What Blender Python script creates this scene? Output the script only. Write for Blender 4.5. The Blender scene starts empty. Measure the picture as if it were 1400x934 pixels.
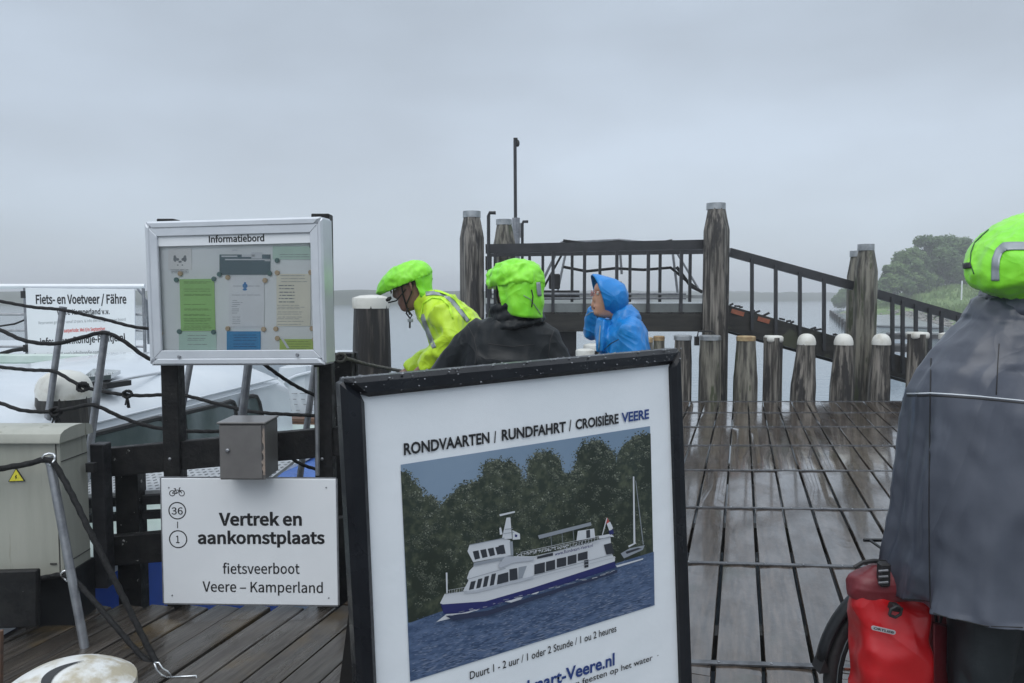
import bpy, bmesh, math, random
from mathutils import Vector, Matrix, noise
R = math.radians
rnd = random.Random(7)
sc = bpy.context.scene
COL = sc.collection

# ------------------------------------------------------------------ camera
EYE = 1.6; FPX = 1057.0; PIT = math.atan(64/FPX)
cam = bpy.data.cameras.new('camera'); cam.sensor_width = 36; cam.lens = 36*FPX/1400
cam.clip_start = .05; cam.clip_end = 6000
camo = bpy.data.objects.new('camera', cam); COL.objects.link(camo)
camo.location = (0, 0, EYE); camo.rotation_euler = (math.pi/2-PIT, 0, 0)
sc.camera = camo

# ------------------------------------------------------------------ sky and light
wd = bpy.data.worlds.new('World'); sc.world = wd; wd.use_nodes = True
nt = wd.node_tree; nt.nodes.clear()
def N(t, **k):
    n = nt.nodes.new(t)
    for a, b in k.items(): setattr(n, a, b)
    return n
SUN_EL, SUN_AZ = R(52), R(195)
sky = N('ShaderNodeTexSky', sky_type='NISHITA', sun_disc=False, sun_elevation=SUN_EL, sun_rotation=SUN_AZ)
bg1 = N('ShaderNodeBackground'); bg1.inputs['Strength'].default_value = .05
hs = N('ShaderNodeHueSaturation'); hs.inputs['Saturation'].default_value = .25; nt.links.new(sky.outputs[0], hs.inputs['Color']); nt.links.new(hs.outputs[0], bg1.inputs[0])
tc = N('ShaderNodeTexCoord'); sp = N('ShaderNodeSeparateXYZ'); nt.links.new(tc.outputs['Generated'], sp.inputs[0])
rp = N('ShaderNodeValToRGB'); nt.links.new(sp.outputs[2], rp.inputs[0])
e = rp.color_ramp.elements
e[0].position = 0; e[0].color = (.325, .405, .50, 1)
e[1].position = 1; e[1].color = (1.45, 1.57, 1.7, 1)
for p_, c_ in ((.06, (.33, .41, .505, 1)), (.18, (.365, .445, .545, 1)), (.36, (.365, .44, .53, 1)), (.6, (.8, .9, 1.0, 1))):
    x = e.new(p_); x.color = c_
mp = N('ShaderNodeMapping'); mp.inputs['Scale'].default_value = (1.3, 1.3, 3.6); mp.inputs['Location'].default_value = (3.1, .4, .2)
nt.links.new(tc.outputs['Generated'], mp.inputs[0])
nz = N('ShaderNodeTexNoise'); nz.inputs['Scale'].default_value = 2.1; nz.inputs['Detail'].default_value = 4; nz.inputs['Roughness'].default_value = .45
nt.links.new(mp.outputs[0], nz.inputs[0])
mr = N('ShaderNodeMapRange'); mr.inputs['From Min'].default_value = .3; mr.inputs['From Max'].default_value = .7
mr.inputs['To Min'].default_value = .82; mr.inputs['To Max'].default_value = 1.14
nt.links.new(nz.outputs[0], mr.inputs[0])
mx = N('ShaderNodeVectorMath', operation='SCALE'); nt.links.new(rp.outputs[0], mx.inputs[0]); nt.links.new(mr.outputs[0], mx.inputs['Scale'])
bg2 = N('ShaderNodeBackground'); bg2.inputs['Strength'].default_value = .90
nt.links.new(mx.outputs[0], bg2.inputs[0])
add = N('ShaderNodeAddShader'); nt.links.new(bg1.outputs[0], add.inputs[0]); nt.links.new(bg2.outputs[0], add.inputs[1])
out = N('ShaderNodeOutputWorld'); nt.links.new(add.outputs[0], out.inputs[0])
sn = bpy.data.lights.new('sun', 'SUN'); sn.energy = 1.1; sn.angle = R(50); sn.color = (1, .98, .95)
so = bpy.data.objects.new('sun', sn); COL.objects.link(so)
so.rotation_euler = Vector((math.sin(SUN_AZ)*math.cos(SUN_EL), math.cos(SUN_AZ)*math.cos(SUN_EL), math.sin(SUN_EL))).to_track_quat('Z', 'Y').to_euler()
sc.view_settings.view_transform = 'Standard'; sc.view_settings.look = 'None'
sc.view_settings.exposure = 0; sc.view_settings.gamma = 1

# ------------------------------------------------------------------ helpers
def ray(px, py):
    u = (px-700)/FPX; v = (467-py)/FPX
    return Vector((u, math.cos(PIT)+v*math.sin(PIT), -math.sin(PIT)+v*math.cos(PIT)))
def P(px, py, Y):                       # measured point of the place: seen direction and distance
    d = ray(px, py); return Vector((0, 0, EYE)) + d*(Y/d.y)
def G(px, py, z=0):                     # where a seen direction meets the level z
    d = ray(px, py); return Vector((0, 0, EYE)) + d*((z-EYE)/d.z)
V = Vector
WM = {}
def tag(o, label=None, cat=None, group=None, kind=None):
    for k, v in (('label', label), ('category', cat), ('group', group), ('kind', kind)):
        if v: o[k] = v
    return o
def empty(name, loc=(0, 0, 0), label=None, cat=None, group=None, kind=None, mat=None):
    o = bpy.data.objects.new(name, None); COL.objects.link(o); o.empty_display_size = .1
    m = mat.copy() if mat else Matrix.Translation(V(loc))
    o.matrix_world = m; WM[o] = m
    return tag(o, label, cat, group, kind)
def link(name, me, parent=None):
    o = bpy.data.objects.new(name, me); COL.objects.link(o)
    if parent: o.parent = parent; WM[o] = WM[parent].copy()
    else: WM[o] = Matrix.Identity(4)
    return o

class MB:
    def __init__(s): s.v = []; s.f = []
    def add(s, vs, fs):
        n = len(s.v); s.v += [V(a) for a in vs]; s.f += [tuple(i+n for i in q) for q in fs]; return s
    def box(s, c, d, rot=None):
        c = V(c); hx, hy, hz = d[0]/2, d[1]/2, d[2]/2
        vs = [V((x*hx, y*hy, z*hz)) for x in (-1, 1) for y in (-1, 1) for z in (-1, 1)]
        if rot: vs = [rot @ a for a in vs]
        return s.add([c+a for a in vs], [(0, 1, 3, 2), (4, 6, 7, 5), (0, 4, 5, 1), (2, 3, 7, 6), (0, 2, 6, 4), (1, 5, 7, 3)])
    def beam(s, a, b, w, h, up=(0, 0, 1)):   # bar from a to b, w across, h along up
        a, b = V(a), V(b); d = (b-a); L = d.length; d.normalize(); side = d.cross(V(up)).normalized(); u = side.cross(d)
        m = Matrix((side, d, u)).transposed()
        return s.box((a+b)/2, (w, L, h), m)
    def prism(s, poly, off):                 # polygon (3-d points) extruded by off
        n = len(poly); off = V(off); a = [V(q) for q in poly]
        s.add(a+[q+off for q in a], [tuple(range(n))[::-1], tuple(range(n, 2*n))]+[(i, (i+1) % n, n+(i+1) % n, n+i) for i in range(n)])
        return s
    def rings(s, rs, cap=True, closed=True):
        n = len(rs[0]); base = len(s.v)
        for r in rs: s.v += [V(a) for a in r]
        for j in range(len(rs)-1):
            for i in range(n if closed else n-1):
                a = base+j*n+i; b = base+j*n+(i+1) % n
                s.f.append((a, b, b+n, a+n))
        if cap and closed:
            s.f.append(tuple(base+i for i in range(n))[::-1]); s.f.append(tuple(base+(len(rs)-1)*n+i for i in range(n)))
        return s
    def tube(s, pts, rad, n=8, ref=None, cap=True):
        pts = [V(p) for p in pts]; k = len(pts)
        if not isinstance(rad, (list, tuple)): rad = [rad]*k
        rs = []; prev = None
        for i, p in enumerate(pts):
            t = (pts[min(i+1, k-1)]-pts[max(i-1, 0)]).normalized()
            if prev is None:
                rv = V(ref) if ref else (V((0, 0, 1)) if abs(t.z) < .9 else V((1, 0, 0)))
            else: rv = prev
            a = (rv - t*rv.dot(t)).normalized(); prev = V(ref) if ref else a; b = t.cross(a)
            r = rad[i]; ra, rb = r if isinstance(r, (tuple, list)) else (r, r)
            rs.append([p + a*ra*math.cos(2*math.pi*j/n) + b*rb*math.sin(2*math.pi*j/n) for j in range(n)])
        return s.rings(rs, cap)
    def lathe(s, prof, c=(0, 0, 0), n=20, sx=1, sy=1, rf=None):
        c = V(c); rs = []
        for r, z in prof:
            rs.append([c+V((r*sx*math.cos(2*math.pi*j/n), r*sy*math.sin(2*math.pi*j/n), z))*1 if rf is None else c+V((r*rf(j, z)*math.cos(2*math.pi*j/n), r*rf(j, z)*math.sin(2*math.pi*j/n), z)) for j in range(n)])
        return s.rings(rs)
    def ball(s, c, r, n=10, m=6):
        rr = r if isinstance(r, (tuple, list)) else (r, r, r); c = V(c)
        rs = [[c+V((rr[0]*math.sin(max(.02, min(3.12, math.pi*i/m)))*math.cos(2*math.pi*j/n), rr[1]*math.sin(max(.02, min(3.12, math.pi*i/m)))*math.sin(2*math.pi*j/n), -rr[2]*math.cos(math.pi*i/m))) for j in range(n)] for i in range(m+1)]
        return s.rings(rs)
    def mesh(s, mat=None, smooth=False, inv=None, bevel=0):
        me = bpy.data.meshes.new('mesh')
        vs = [inv @ a for a in s.v] if inv else s.v
        me.from_pydata([tuple(a) for a in vs], [], s.f)
        bm = bmesh.new(); bm.from_mesh(me)
        bmesh.ops.recalc_face_normals(bm, faces=bm.faces)
        if bevel:
            eds = [e for e in bm.edges if len(e.link_faces) == 2 and e.calc_face_angle(0) > .5]
            bmesh.ops.bevel(bm, geom=eds, offset=bevel, segments=1, affect='EDGES', clamp_overlap=True)
        bm.to_mesh(me); bm.free()
        if smooth: me.shade_smooth() if smooth is True else me.set_sharp_from_angle(angle=smooth)
        if smooth and smooth is not True:
            for p in me.polygons: p.use_smooth = True
        if mat: me.materials.append(mat)
        me.update(); return me
    def build(s, name, mat, parent=None, smooth=False, local=False, bevel=0, kind=None, label=None):
        inv = WM[parent].inverted() if parent and not local else None
        o = link(name, s.mesh(mat, smooth, inv, bevel), parent)
        if kind: o['kind'] = kind
        if label: o['label'] = label
        return o

# ------------------------------------------------------------------ materials
def lin(c):
    if isinstance(c, str):
        c = tuple(int(c[i:i+2], 16)/255 for i in (0, 2, 4)); c = tuple(x/12.92 if x <= .04045 else ((x+.055)/1.055)**2.4 for x in c)
    return (*c[:3], 1)
def mat(name, c1, c2=None, rough=.5, metal=0, scale=8, stretch=(1, 1, 1), detail=6, bump=0, bscale=None, r2=None, coat=0,
        contrast=(.35, .65), rand=0, spec=.5, c3=None, c3scale=3, c3thr=.62, alpha=None, trans=0, sheen=0, bstretch=None, c3stretch=(1, 1, 1), ridge=False, coatmask=False):
    m = bpy.data.materials.new(name); m.use_nodes = True; t = m.node_tree; n = t.nodes; l = t.links; b = n['Principled BSDF']
    b.inputs['Roughness'].default_value = rough; b.inputs['Metallic'].default_value = metal
    b.inputs['Base Color'].default_value = lin(c1); b.inputs['Coat Weight'].default_value = coat; b.inputs['Coat Roughness'].default_value = .08
    b.inputs['Specular IOR Level'].default_value = spec; b.inputs['Transmission Weight'].default_value = trans
    if sheen: b.inputs['Sheen Weight'].default_value = sheen
    if alpha is not None: b.inputs['Alpha'].default_value = alpha
    if not (c2 or bump or r2 is not None or rand): return m
    tcn = n.new('ShaderNodeTexCoord'); src = tcn.outputs['Object']; oi = n.new('ShaderNodeObjectInfo')
    ad = n.new('ShaderNodeVectorMath'); ad.operation = 'ADD'; sc_ = n.new('ShaderNodeVectorMath'); sc_.operation = 'SCALE'
    sc_.inputs[0].default_value = (13.1, 7.7, 5.3); l.new(oi.outputs['Random'], sc_.inputs['Scale']); l.new(src, ad.inputs[0]); l.new(sc_.outputs[0], ad.inputs[1]); src = ad.outputs[0]
    def noi(scale, stretch, detail=6, rgh=.6, ridged=False):
        mp = n.new('ShaderNodeMapping'); mp.inputs['Scale'].default_value = stretch; l.new(src, mp.inputs[0])
        z = n.new('ShaderNodeTexNoise'); z.inputs['Scale'].default_value = scale; z.inputs['Detail'].default_value = detail; z.inputs['Roughness'].default_value = rgh
        l.new(mp.outputs[0], z.inputs[0])
        if ridged: z.noise_type = 'RIDGED_MULTIFRACTAL'; z.inputs['Distortion'].default_value = .9; z.inputs['Roughness'].default_value = .3; z.inputs['Offset'].default_value = .9; z.inputs['Gain'].default_value = 2.2; z.inputs['Lacunarity'].default_value = 2.3
        return z.outputs[0]
    f = noi(scale, stretch, detail)
    mrn = n.new('ShaderNodeMapRange'); mrn.inputs[1].default_value = contrast[0]; mrn.inputs[2].default_value = contrast[1]; l.new(f, mrn.inputs[0])
    col = None
    if c2:
        mi = n.new('ShaderNodeMix'); mi.data_type = 'RGBA'; mi.inputs[6].default_value = lin(c1); mi.inputs[7].default_value = lin(c2); l.new(mrn.outputs[0], mi.inputs[0]); col = mi.outputs[2]
    if c3:
        g = noi(c3scale, c3stretch, 5); m3 = n.new('ShaderNodeMapRange'); m3.inputs[1].default_value = c3thr; m3.inputs[2].default_value = c3thr+.05; l.new(g, m3.inputs[0])
        mi = n.new('ShaderNodeMix'); mi.data_type = 'RGBA'; l.new(m3.outputs[0], mi.inputs[0]); mi.inputs[7].default_value = lin(c3)
        if col: l.new(col, mi.inputs[6])
        else: mi.inputs[6].default_value = lin(c1)
        col = mi.outputs[2]
    if rand:
        hv = n.new('ShaderNodeHueSaturation'); mr2 = n.new('ShaderNodeMapRange'); mr2.inputs[3].default_value = 1-rand; mr2.inputs[4].default_value = 1+rand
        l.new(oi.outputs['Random'], mr2.inputs[0]); l.new(mr2.outputs[0], hv.inputs['Value'])
        if col: l.new(col, hv.inputs['Color'])
        else: hv.inputs['Color'].default_value = lin(c1)
        col = hv.outputs[0]
    if col: l.new(col, b.inputs['Base Color'])
    if coatmask:
        g = noi(1.6, (3, 1.4, 1), 5); m5 = n.new('ShaderNodeMapRange'); m5.inputs[1].default_value = .40; m5.inputs[2].default_value = .56; m5.inputs[3].default_value = .55; m5.inputs[4].default_value = coat
        l.new(g, m5.inputs[0]); l.new(m5.outputs[0], b.inputs['Coat Weight'])
    if r2 is not None:
        g = noi((bscale or scale)*.35, stretch, 3, .5); m4 = n.new('ShaderNodeMapRange'); m4.inputs[1].default_value = .4; m4.inputs[2].default_value = .62
        m4.inputs[3].default_value = rough; m4.inputs[4].default_value = r2; l.new(g, m4.inputs[0]); l.new(m4.outputs[0], b.inputs['Roughness'])
    if bump:
        g = noi(bscale or scale, bstretch or stretch, 2 if ridge else 5, ridged=ridge); bp = n.new('ShaderNodeBump'); bp.inputs['Strength'].default_value = 1; bp.inputs['Distance'].default_value = bump
        l.new(g, bp.inputs['Height']); l.new(bp.outputs[0], b.inputs['Normal'])
    return m
plank_m = mat('wet_plank', (.026, .019, .014), (.086, .065, .050), rough=.06, r2=.26, scale=5, stretch=(9, .7, 4), bump=.0048, bscale=2.6, bstretch=(6, 2.6, 2), rand=.2, coat=1, coatmask=True, c3=(.035, .032, .02), c3scale=1.3, spec=.55)
plankl_m = mat('wet_dark_plank', (.028, .024, .021), (.07, .061, .052), rough=.14, r2=.42, scale=5, stretch=(9, .7, 4), bump=.006, bscale=3, bstretch=(7, .9, 2), rand=.25, coat=.22, c3=(.07, .052, .03), c3scale=1.1, c3thr=.58)
pile_m = mat('weathered_pile_wood', (.024, .021, .017), (.205, .188, .165), rough=.45, r2=.75, scale=3.4, stretch=(7, 7, .38), bump=.012, bscale=7, contrast=(.43, .63), rand=.18, c3=(.016, .014, .013), c3scale=2.1, c3thr=.53, c3stretch=(2.6, 2.6, .55))
pileg_m = mat('mossy_pile_wood', (.035, .032, .026), (.2, .19, .155), rough=.5, r2=.75, scale=3.4, stretch=(5, 5, .4), bump=.012, bscale=7, contrast=(.4, .6), c3=(.05, .06, .028), c3scale=2, c3thr=.57, c3stretch=(2.5, 2.5, .6), rand=.1)
dark_m = mat('tarred_wood', (.006, .006, .007), (.015, .015, .015), rough=.45, r2=.7, spec=.25, scale=5, stretch=(3, 3, 3), bump=.004, bscale=14, c3=(.45, .45, .43), c3scale=21, c3thr=.675)
darkb_m = mat('dark_painted_wood', (.010, .011, .013), (.026, .026, .029), spec=.3, rough=.35, r2=.6, scale=4, bump=.003, bscale=12, stretch=(.8, 2, 3))
beam_m = mat('wet_dark_timber', (.014, .014, .013), (.036, .034, .03), spec=.3, rough=.45, scale=3, stretch=(.5, 3, 3), bump=.004, bscale=8, c3=(.05, .055, .035), c3scale=1.5, c3thr=.6)
cap_m = mat('weathered_white_cap', (.62, .62, .58), (.42, .40, .34), rough=.45, scale=7, contrast=(.5, .75), bump=.003, bscale=20, c3=(.12, .09, .06), c3scale=13, c3thr=.68)
alu_m = mat('dull_zinc_cap', (.42, .44, .46), (.25, .27, .28), rough=.4, metal=.6, scale=9)
rustcap_m = mat('yellowed_cap', (.42, .33, .18), (.25, .15, .07), rough=.6, scale=9)
steel_m = mat('galvanised_steel', (.33, .34, .36), (.22, .23, .25), rough=.38, metal=.7, scale=18, bump=.0008)
strip_m = mat('wet_metal_strip', (.16, .165, .175), (.05, .05, .055), rough=.25, metal=.6, scale=14, contrast=(.4, .7))
rail_m = mat('dark_rail_paint', (.014, .016, .019), (.03, .03, .034), rough=.4, scale=6)
black_m = mat('black_plastic', (.006, .007, .009), (.014, .015, .017), spec=.35, rough=.35, scale=10, bump=.001, bscale=40)
frame_m = mat('black_sign_frame', (.004, .005, .008), (.010, .012, .016), rough=.25, r2=.5, scale=9, bump=.0012, bscale=30, spec=.35)
rope_m = mat('dark_rope', (.006, .0065, .007), (.02, .02, .021), spec=.25, rough=.75, scale=60, bump=.003, bscale=80)
ropeg_m = mat('frayed_grey_rope', (.12, .115, .1), (.05, .05, .045), rough=.85, scale=60, bump=.004, bscale=80)
white_m = mat('white_sign_sheet', (.76, .79, .82), (.72, .75, .78), rough=.3, scale=2.5, bump=.0006, bscale=3)
poster_m = mat('wavy_poster_paper', (.78, .82, .86), (.72, .77, .81), rough=.22, scale=2.2, bump=.006, bscale=3.2, coat=.3)
ink_m = mat('black_ink', (.012, .012, .014), rough=.4); blue_ink = mat('blue_ink', (.02, .05, .2), rough=.4); red_ink = mat('red_ink', (.6, .05, .04), rough=.5)
grey_ink = mat('grey_print', (.22, .24, .26), rough=.6)
alf_m = mat('aluminium_case', (.62, .65, .69), (.55, .58, .62), rough=.33, metal=.35, scale=6)
cabinet_m = mat('grey_green_cabinet', (.37, .375, .33), (.28, .29, .25), rough=.45, scale=3, stretch=(3, 3, .4), contrast=(.4, .8), bump=.0012, bscale=9, c3=(.22, .22, .17), c3scale=2.2, c3thr=.6, c3stretch=(5, 5, .5))
box_m = mat('grey_brown_metal', (.15, .145, .142), (.12, .116, .114), rough=.3, scale=8)
gel_m = mat('white_gelcoat', (.62, .66, .70), (.54, .59, .64), rough=.18, scale=1.5, coat=.3)
green_deck_m = mat('pale_green_deck', (.40, .50, .46), (.55, .62, .60), rough=.5, scale=2)
hullblue_m = mat('blue_hull_paint', (.01, .09, .55), (.008, .07, .45), rough=.22, scale=2)
tarp_m = mat('blue_cover', (.03, .12, .42), (.02, .08, .3), rough=.4, scale=5, bump=.01)
wglass_m = mat('tinted_boat_glass', (.07, .095, .095), (.12, .15, .15), rough=.06, scale=2.5, spec=.7)
rubber_m = mat('black_rubber', (.012, .012, .013), rough=.55)
teak_m = mat('teak', (.16, .08, .045), (.09, .045, .028), rough=.5, scale=8, stretch=(1, 1, 8))
checker_m = mat('wet_tread_plate', (.52, .54, .56), (.42, .44, .46), rough=.35, metal=.2, scale=10)

INTER = None
try:
    import os
    _f = os.path.join(bpy.utils.resource_path('LOCAL'), 'datafiles', 'fonts', 'Noto Sans CJK Regular.woff2')
    if os.path.exists(_f): INTER = bpy.data.fonts.load(_f)
except Exception: INTER = None
CAPH = {}
def obj_text(frame, s, L, Rt, cap, m, parent, off=0, bold=0, name='lettering', lift=.0015, sans=False):
    """print s on a flat sheet so that its base line runs from L to Rt with capitals cap high"""
    cu = bpy.data.curves.new('t', 'FONT'); cu.body = s; cu.size = 1; cu.offset = bold; cu.resolution_u = 3
    if sans and INTER: cu.font = INTER
    if sans not in CAPH:
        cu.body = 'H'; to = bpy.data.objects.new('t', cu); COL.objects.link(to); dg = bpy.context.evaluated_depsgraph_get(); me = bpy.data.meshes.new_from_object(to.evaluated_get(dg))
        CAPH[sans] = max(v.co.y for v in me.vertices)-2*bold; cu.body = s; bpy.data.objects.remove(to)
    to = bpy.data.objects.new('t', cu); COL.objects.link(to)
    dg = bpy.context.evaluated_depsgraph_get(); me = bpy.data.meshes.new_from_object(to.evaluated_get(dg))
    bpy.data.objects.remove(to)
    xs = [v.co.x for v in me.vertices]; x0, x1 = min(xs), max(xs)
    a, b = V(L), V(Rt); d = b-a; w = d.length; ang = math.atan2(d.y, d.x)
    kx = w/(x1-x0); ky = cap/CAPH[sans]
    for v in me.vertices:
        x = (v.co.x-x0)*kx; y = v.co.y*ky
        v.co = (a.x+x*math.cos(ang)-y*math.sin(ang), a.y+x*math.sin(ang)+y*math.cos(ang), lift)
    me.materials.append(m)
    return link(name, me, parent)

class Sheet:
    """a flat board standing in the place: origin, x to the right, y up, z towards the viewer"""
    def __init__(s, O, ex, up):
        ex = V(ex).normalized(); up = V(up); up = (up-ex*up.dot(ex)).normalized(); n = ex.cross(up)
        s.O = V(O); s.m = Matrix.Translation(s.O) @ Matrix((ex, up, n)).transposed().to_4x4(); s.i = s.m.inverted(); s.n = n
    def at(s, px, py, z=0):
        d = ray(px, py); c = V((0, 0, EYE)); O = s.O+s.n*z; t = (O-c).dot(s.n)/d.dot(s.n)
        q = s.i @ (c+d*t); return V((q.x, q.y, z))
def quad(mb, pts, z0, z1):
    mb.prism([V((p.x, p.y, z0)) for p in pts], (0, 0, z1-z0)); return mb

# ================================================================== water, shore, air
WZ = -1.3
wm = bpy.data.materials.new('grey_water'); wm.use_nodes = True
t = wm.node_tree; b = t.nodes['Principled BSDF']; b.inputs['Base Color'].default_value = (.16, .205, .24, 1); b.inputs['Roughness'].default_value = .10; b.inputs['IOR'].default_value = 1.33
tcn = t.nodes.new('ShaderNodeTexCoord'); mpn = t.nodes.new('ShaderNodeMapping'); mpn.inputs['Scale'].default_value = (.7, 1.3, 1)
n1 = t.nodes.new('ShaderNodeTexNoise'); n1.inputs['Scale'].default_value = 1.6; n1.inputs['Detail'].default_value = 5; n1.inputs['Roughness'].default_value = .6
bp = t.nodes.new('ShaderNodeBump'); bp.inputs['Distance'].default_value = .03; bp.inputs['Strength'].default_value = .55
t.links.new(tcn.outputs['Object'], mpn.inputs[0]); t.links.new(mpn.outputs[0], n1.inputs[0]); t.links.new(n1.outputs[0], bp.inputs['Height']); t.links.new(bp.outputs[0], b.inputs['Normal'])
mb = MB(); mb.add([(-900, -300, WZ), (900, -300, WZ), (900, 900, WZ), (-900, 900, WZ)], [(0, 1, 2, 3)])
tag(mb.build('water', wm), kind='structure', label='flat grey water of the harbour and lake')

grass_m = mat('bank_grass', (.085, .165, .04), (.18, .26, .085), rough=.8, scale=.35, stretch=(1, 1, 3), bump=.15, bscale=1.2, c3=(.15, .14, .08), c3scale=.12, c3thr=.6)
shore_m = mat('far_shore', (.03, .045, .03), (.06, .075, .05), rough=.9, scale=.05)
rock_m = mat('shore_stone', (.10, .10, .095), (.26, .25, .23), rough=.7, scale=2, bump=.05)

# shoreline: measured where the water meets the bank
shoreline = [(20, 14), (30, 38), (38, 66), (45, 86), (51, 102), (49, 113), (52, 124), (70, 160), (100, 230), (150, 330), (260, 520)]
def shore_x(y):
    for (xa, ya), (xb, yb) in zip(shoreline, shoreline[1:]):
        if ya <= y <= yb: return xa+(xb-xa)*(y-ya)/(yb-ya)
    return shoreline[-1][0]
rows = []
ys = [14+i*2.5 for i in range(70)]+[190+i*15 for i in range(23)]
prof = [-4, -1, 0, 1, 2, 3.5, 5.5, 8, 11, 14, 18, 24, 34, 60, 120, 300]
def hgt(k, y):
    if k <= 0: return WZ-.35+k*.1
    if k < 2: return WZ-.3+.5*k
    s_ = min(1, (k-2)/14); s_ = s_*s_*(3-2*s_)
    return WZ+.7+s_*3.3*(1 if y < 130 else max(.3, 1-(y-130)/130))
bank = MB()
for y in ys:
    x0 = shore_x(y); row = []
    for k in prof:
        dx = k+(noise.noise(V((k*.3, y*.08, 3)))*2.2 if k < 30 else 0)
        row.append(V((x0+dx, y, hgt(k, y)+noise.noise(V((x0+k, y, 0))*.35)*(.28 if k > 1 else .1))))
    rows.append(row)
bank.rings(rows, cap=False, closed=False)
tag(bank.build('grass_bank', grass_m, smooth=True), kind='structure', label='green grassy dike sloping to the water')
# tall grass on the dike
gb = MB(); tuft_m = mat('long_grass', (.10, .19, .05), (.20, .28, .10), rough=.8, scale=.5)
for i in range(9000):
    y = rnd.uniform(55, 135); k = rnd.uniform(3, 20); x = shore_x(y)+k; z = hgt(k, y)-.1; a = rnd.uniform(0, 3.1); w = rnd.uniform(.08, .25); h = rnd.uniform(.25, .75)
    dx, dy = math.cos(a)*w, math.sin(a)*w
    gb.add([(x-dx, y-dy, z), (x+dx, y+dy, z), (x+rnd.uniform(-.2, .2), y, z+h)], [(0, 1, 2)])
tag(gb.build('long_grass', tuft_m), 'long tufted grass covering the dike on the right shore', 'grass', kind='stuff')
rb = MB()
for i in range(420):
    y = rnd.uniform(50, 118); k = abs(rnd.gauss(.9, 1.3)); x = shore_x(y)+k+noise.noise(V((0, y*.08, 3)))*2.0; r = rnd.uniform(.15, .5); z = max(WZ-.05, hgt(k, y)-.1)
    rs = [[V((x, y, z))+V((r*(1+rnd.uniform(-.3, .3))*math.sin(u)*math.cos(w), r*(1+rnd.uniform(-.3, .3))*math.sin(u)*math.sin(w), -r*.6*math.cos(u))) for w in (0, 1.2, 2.5, 3.8, 5)] for u in (.4, 1.3, 2.2, 2.9)]
    rb.rings(rs)
tag(rb.build('shore_rocks', rock_m), 'grey stones heaped along the waterline of the green dike', 'rocks', kind='stuff')

def far_bank(name, pts, h, depth, label):
    mb = MB(); rs = []; n = 90
    for i in range(n+1):
        tt = i/n*(len(pts)-1); j = min(int(tt), len(pts)-2); f = tt-j; a = V(pts[j]).lerp(V(pts[j+1]), f)
        hh = h*(.9+.10*noise.noise(V((i*.22, 0, h)))+.05*noise.noise(V((i*1.1, 5, h)))); 
        rs.append([V((a.x, a.y, WZ-.3)), V((a.x, a.y+2, WZ+.5)), V((a.x, a.y+depth*.3, WZ+hh*.8)), V((a.x, a.y+depth*.6, WZ+hh)), V((a.x, a.y+depth, WZ-.3))])
    mb.rings(rs, cap=False, closed=False)
    tag(mb.build(name, shore_m, smooth=True), kind='structure', label=label)
far_bank('far_shore', [(-420, 225), (-120, 215), (-15, 222), (25, 240)], 4.6, 50, 'low far shore behind the info case and the green hooded people')
far_bank('distant_shore', [(60, 330), (130, 350), (230, 420)], 4.5, 60, 'faint distant shore at the end of the channel')
far_bank('distant_shore', [(-10, 420), (60, 450), (160, 480)], 6.0, 60, 'faintest strip of land under the horizon behind the ramp')

leaf_m = mat('tree_leaves', (.025, .065, .015), (.085, .155, .04), rough=.7, scale=.6)
leaf2_m = mat('pale_tree_leaves', (.045, .10, .025), (.12, .19, .06), rough=.7, scale=.6)
bark_m = mat('bark', (.06, .05, .04), (.1, .09, .07), rough=.9, scale=4)
def tree(x, y, z, h, w, seed, lm, label):
    r = random.Random(seed); o = empty('broadleaf_tree', (x, y, z), label, 'tree', 'trees behind the dike')
    tb = MB(); tb.tube([(x, y, z-.5), (x+.2, y, z+h*.35), (x, y, z+h*.75)], [w*.05, w*.035, .04], 7)
    cl = []
    for i in range(40):
        a = r.uniform(0, 6.28); u = r.uniform(.08, 1); rr = w/2*math.sqrt(r.random())*(1.0-.55*max(0, u-.35)**1.0/.65)
        c = V((x+rr*math.cos(a), y+rr*math.sin(a), z+h*(.12+.8*u))); cl.append((c, r.uniform(.13, .24)*w*(1.1-.4*u)))
        if i < 9: tb.tube([(x, y, z+h*(.15+.05*i)), (V((x, y, z+h*.3))+c)/2, c], [.14, .08, .03], 5)
    tb.build('trunk', bark_m, o)
    lb = MB()
    for c, cr in cl:
        for k in range(380):
            d = V((r.gauss(0, 1), r.gauss(0, 1), r.gauss(0, .8))).normalized()*cr*r.uniform(.45, 1.08); q = c+d
            s_ = r.uniform(.13, .30); a = V((r.uniform(-1, 1), r.uniform(-1, 1), r.uniform(-1, 1))).normalized(); b_ = a.orthogonal().normalized()
            lb.add([q-a*s_, q+b_*s_*.6, q+a*s_, q-b_*s_*.6], [(0, 1, 2, 3)])
    lb.build('crown', lm, o); return o
for i, (px, d, top, w, lm, lab) in enumerate([
        (1222, 112, 362, 4.2, leaf2_m, 'lowest leftmost tree at the tip of the clump on the dike'),
        (1243, 116, 340, 6.0, leaf2_m, 'second tree from the left in the clump, half the height of the tall one'),
        (1272, 118, 321, 7.6, leaf_m, 'tall round dark tree whose top is highest in the clump'),
        (1305, 122, 322, 8.0, leaf_m, 'broad dark tree beside the green hooded rider in the grey poncho'),
        (1350, 118, 330, 8.0, leaf_m, 'dark tree hidden mostly behind the green helmet cover on the right')]):
    p = P(px, 396, d); zt = P(px, top, d).z; tree(p.x, d, 1.6, zt-1.6, w, 40+i, lm, lab)
p = P(1152, 404, 150); tree(p.x+1, 150, -.6, 2.9, 5, 77, leaf2_m, 'small hazy bush far out on the point left of the tall twin piles')
# white pole on dike
mb = MB(); p = P(1315, 394, 88); mb.tube([(p.x, 88, 1.0), (p.x, 88, P(1315, 384, 88).z)], .09, 6)
tag(mb.build('marker_pole', white_m), 'thin white marker pole standing on the grass dike', 'pole')
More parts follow.
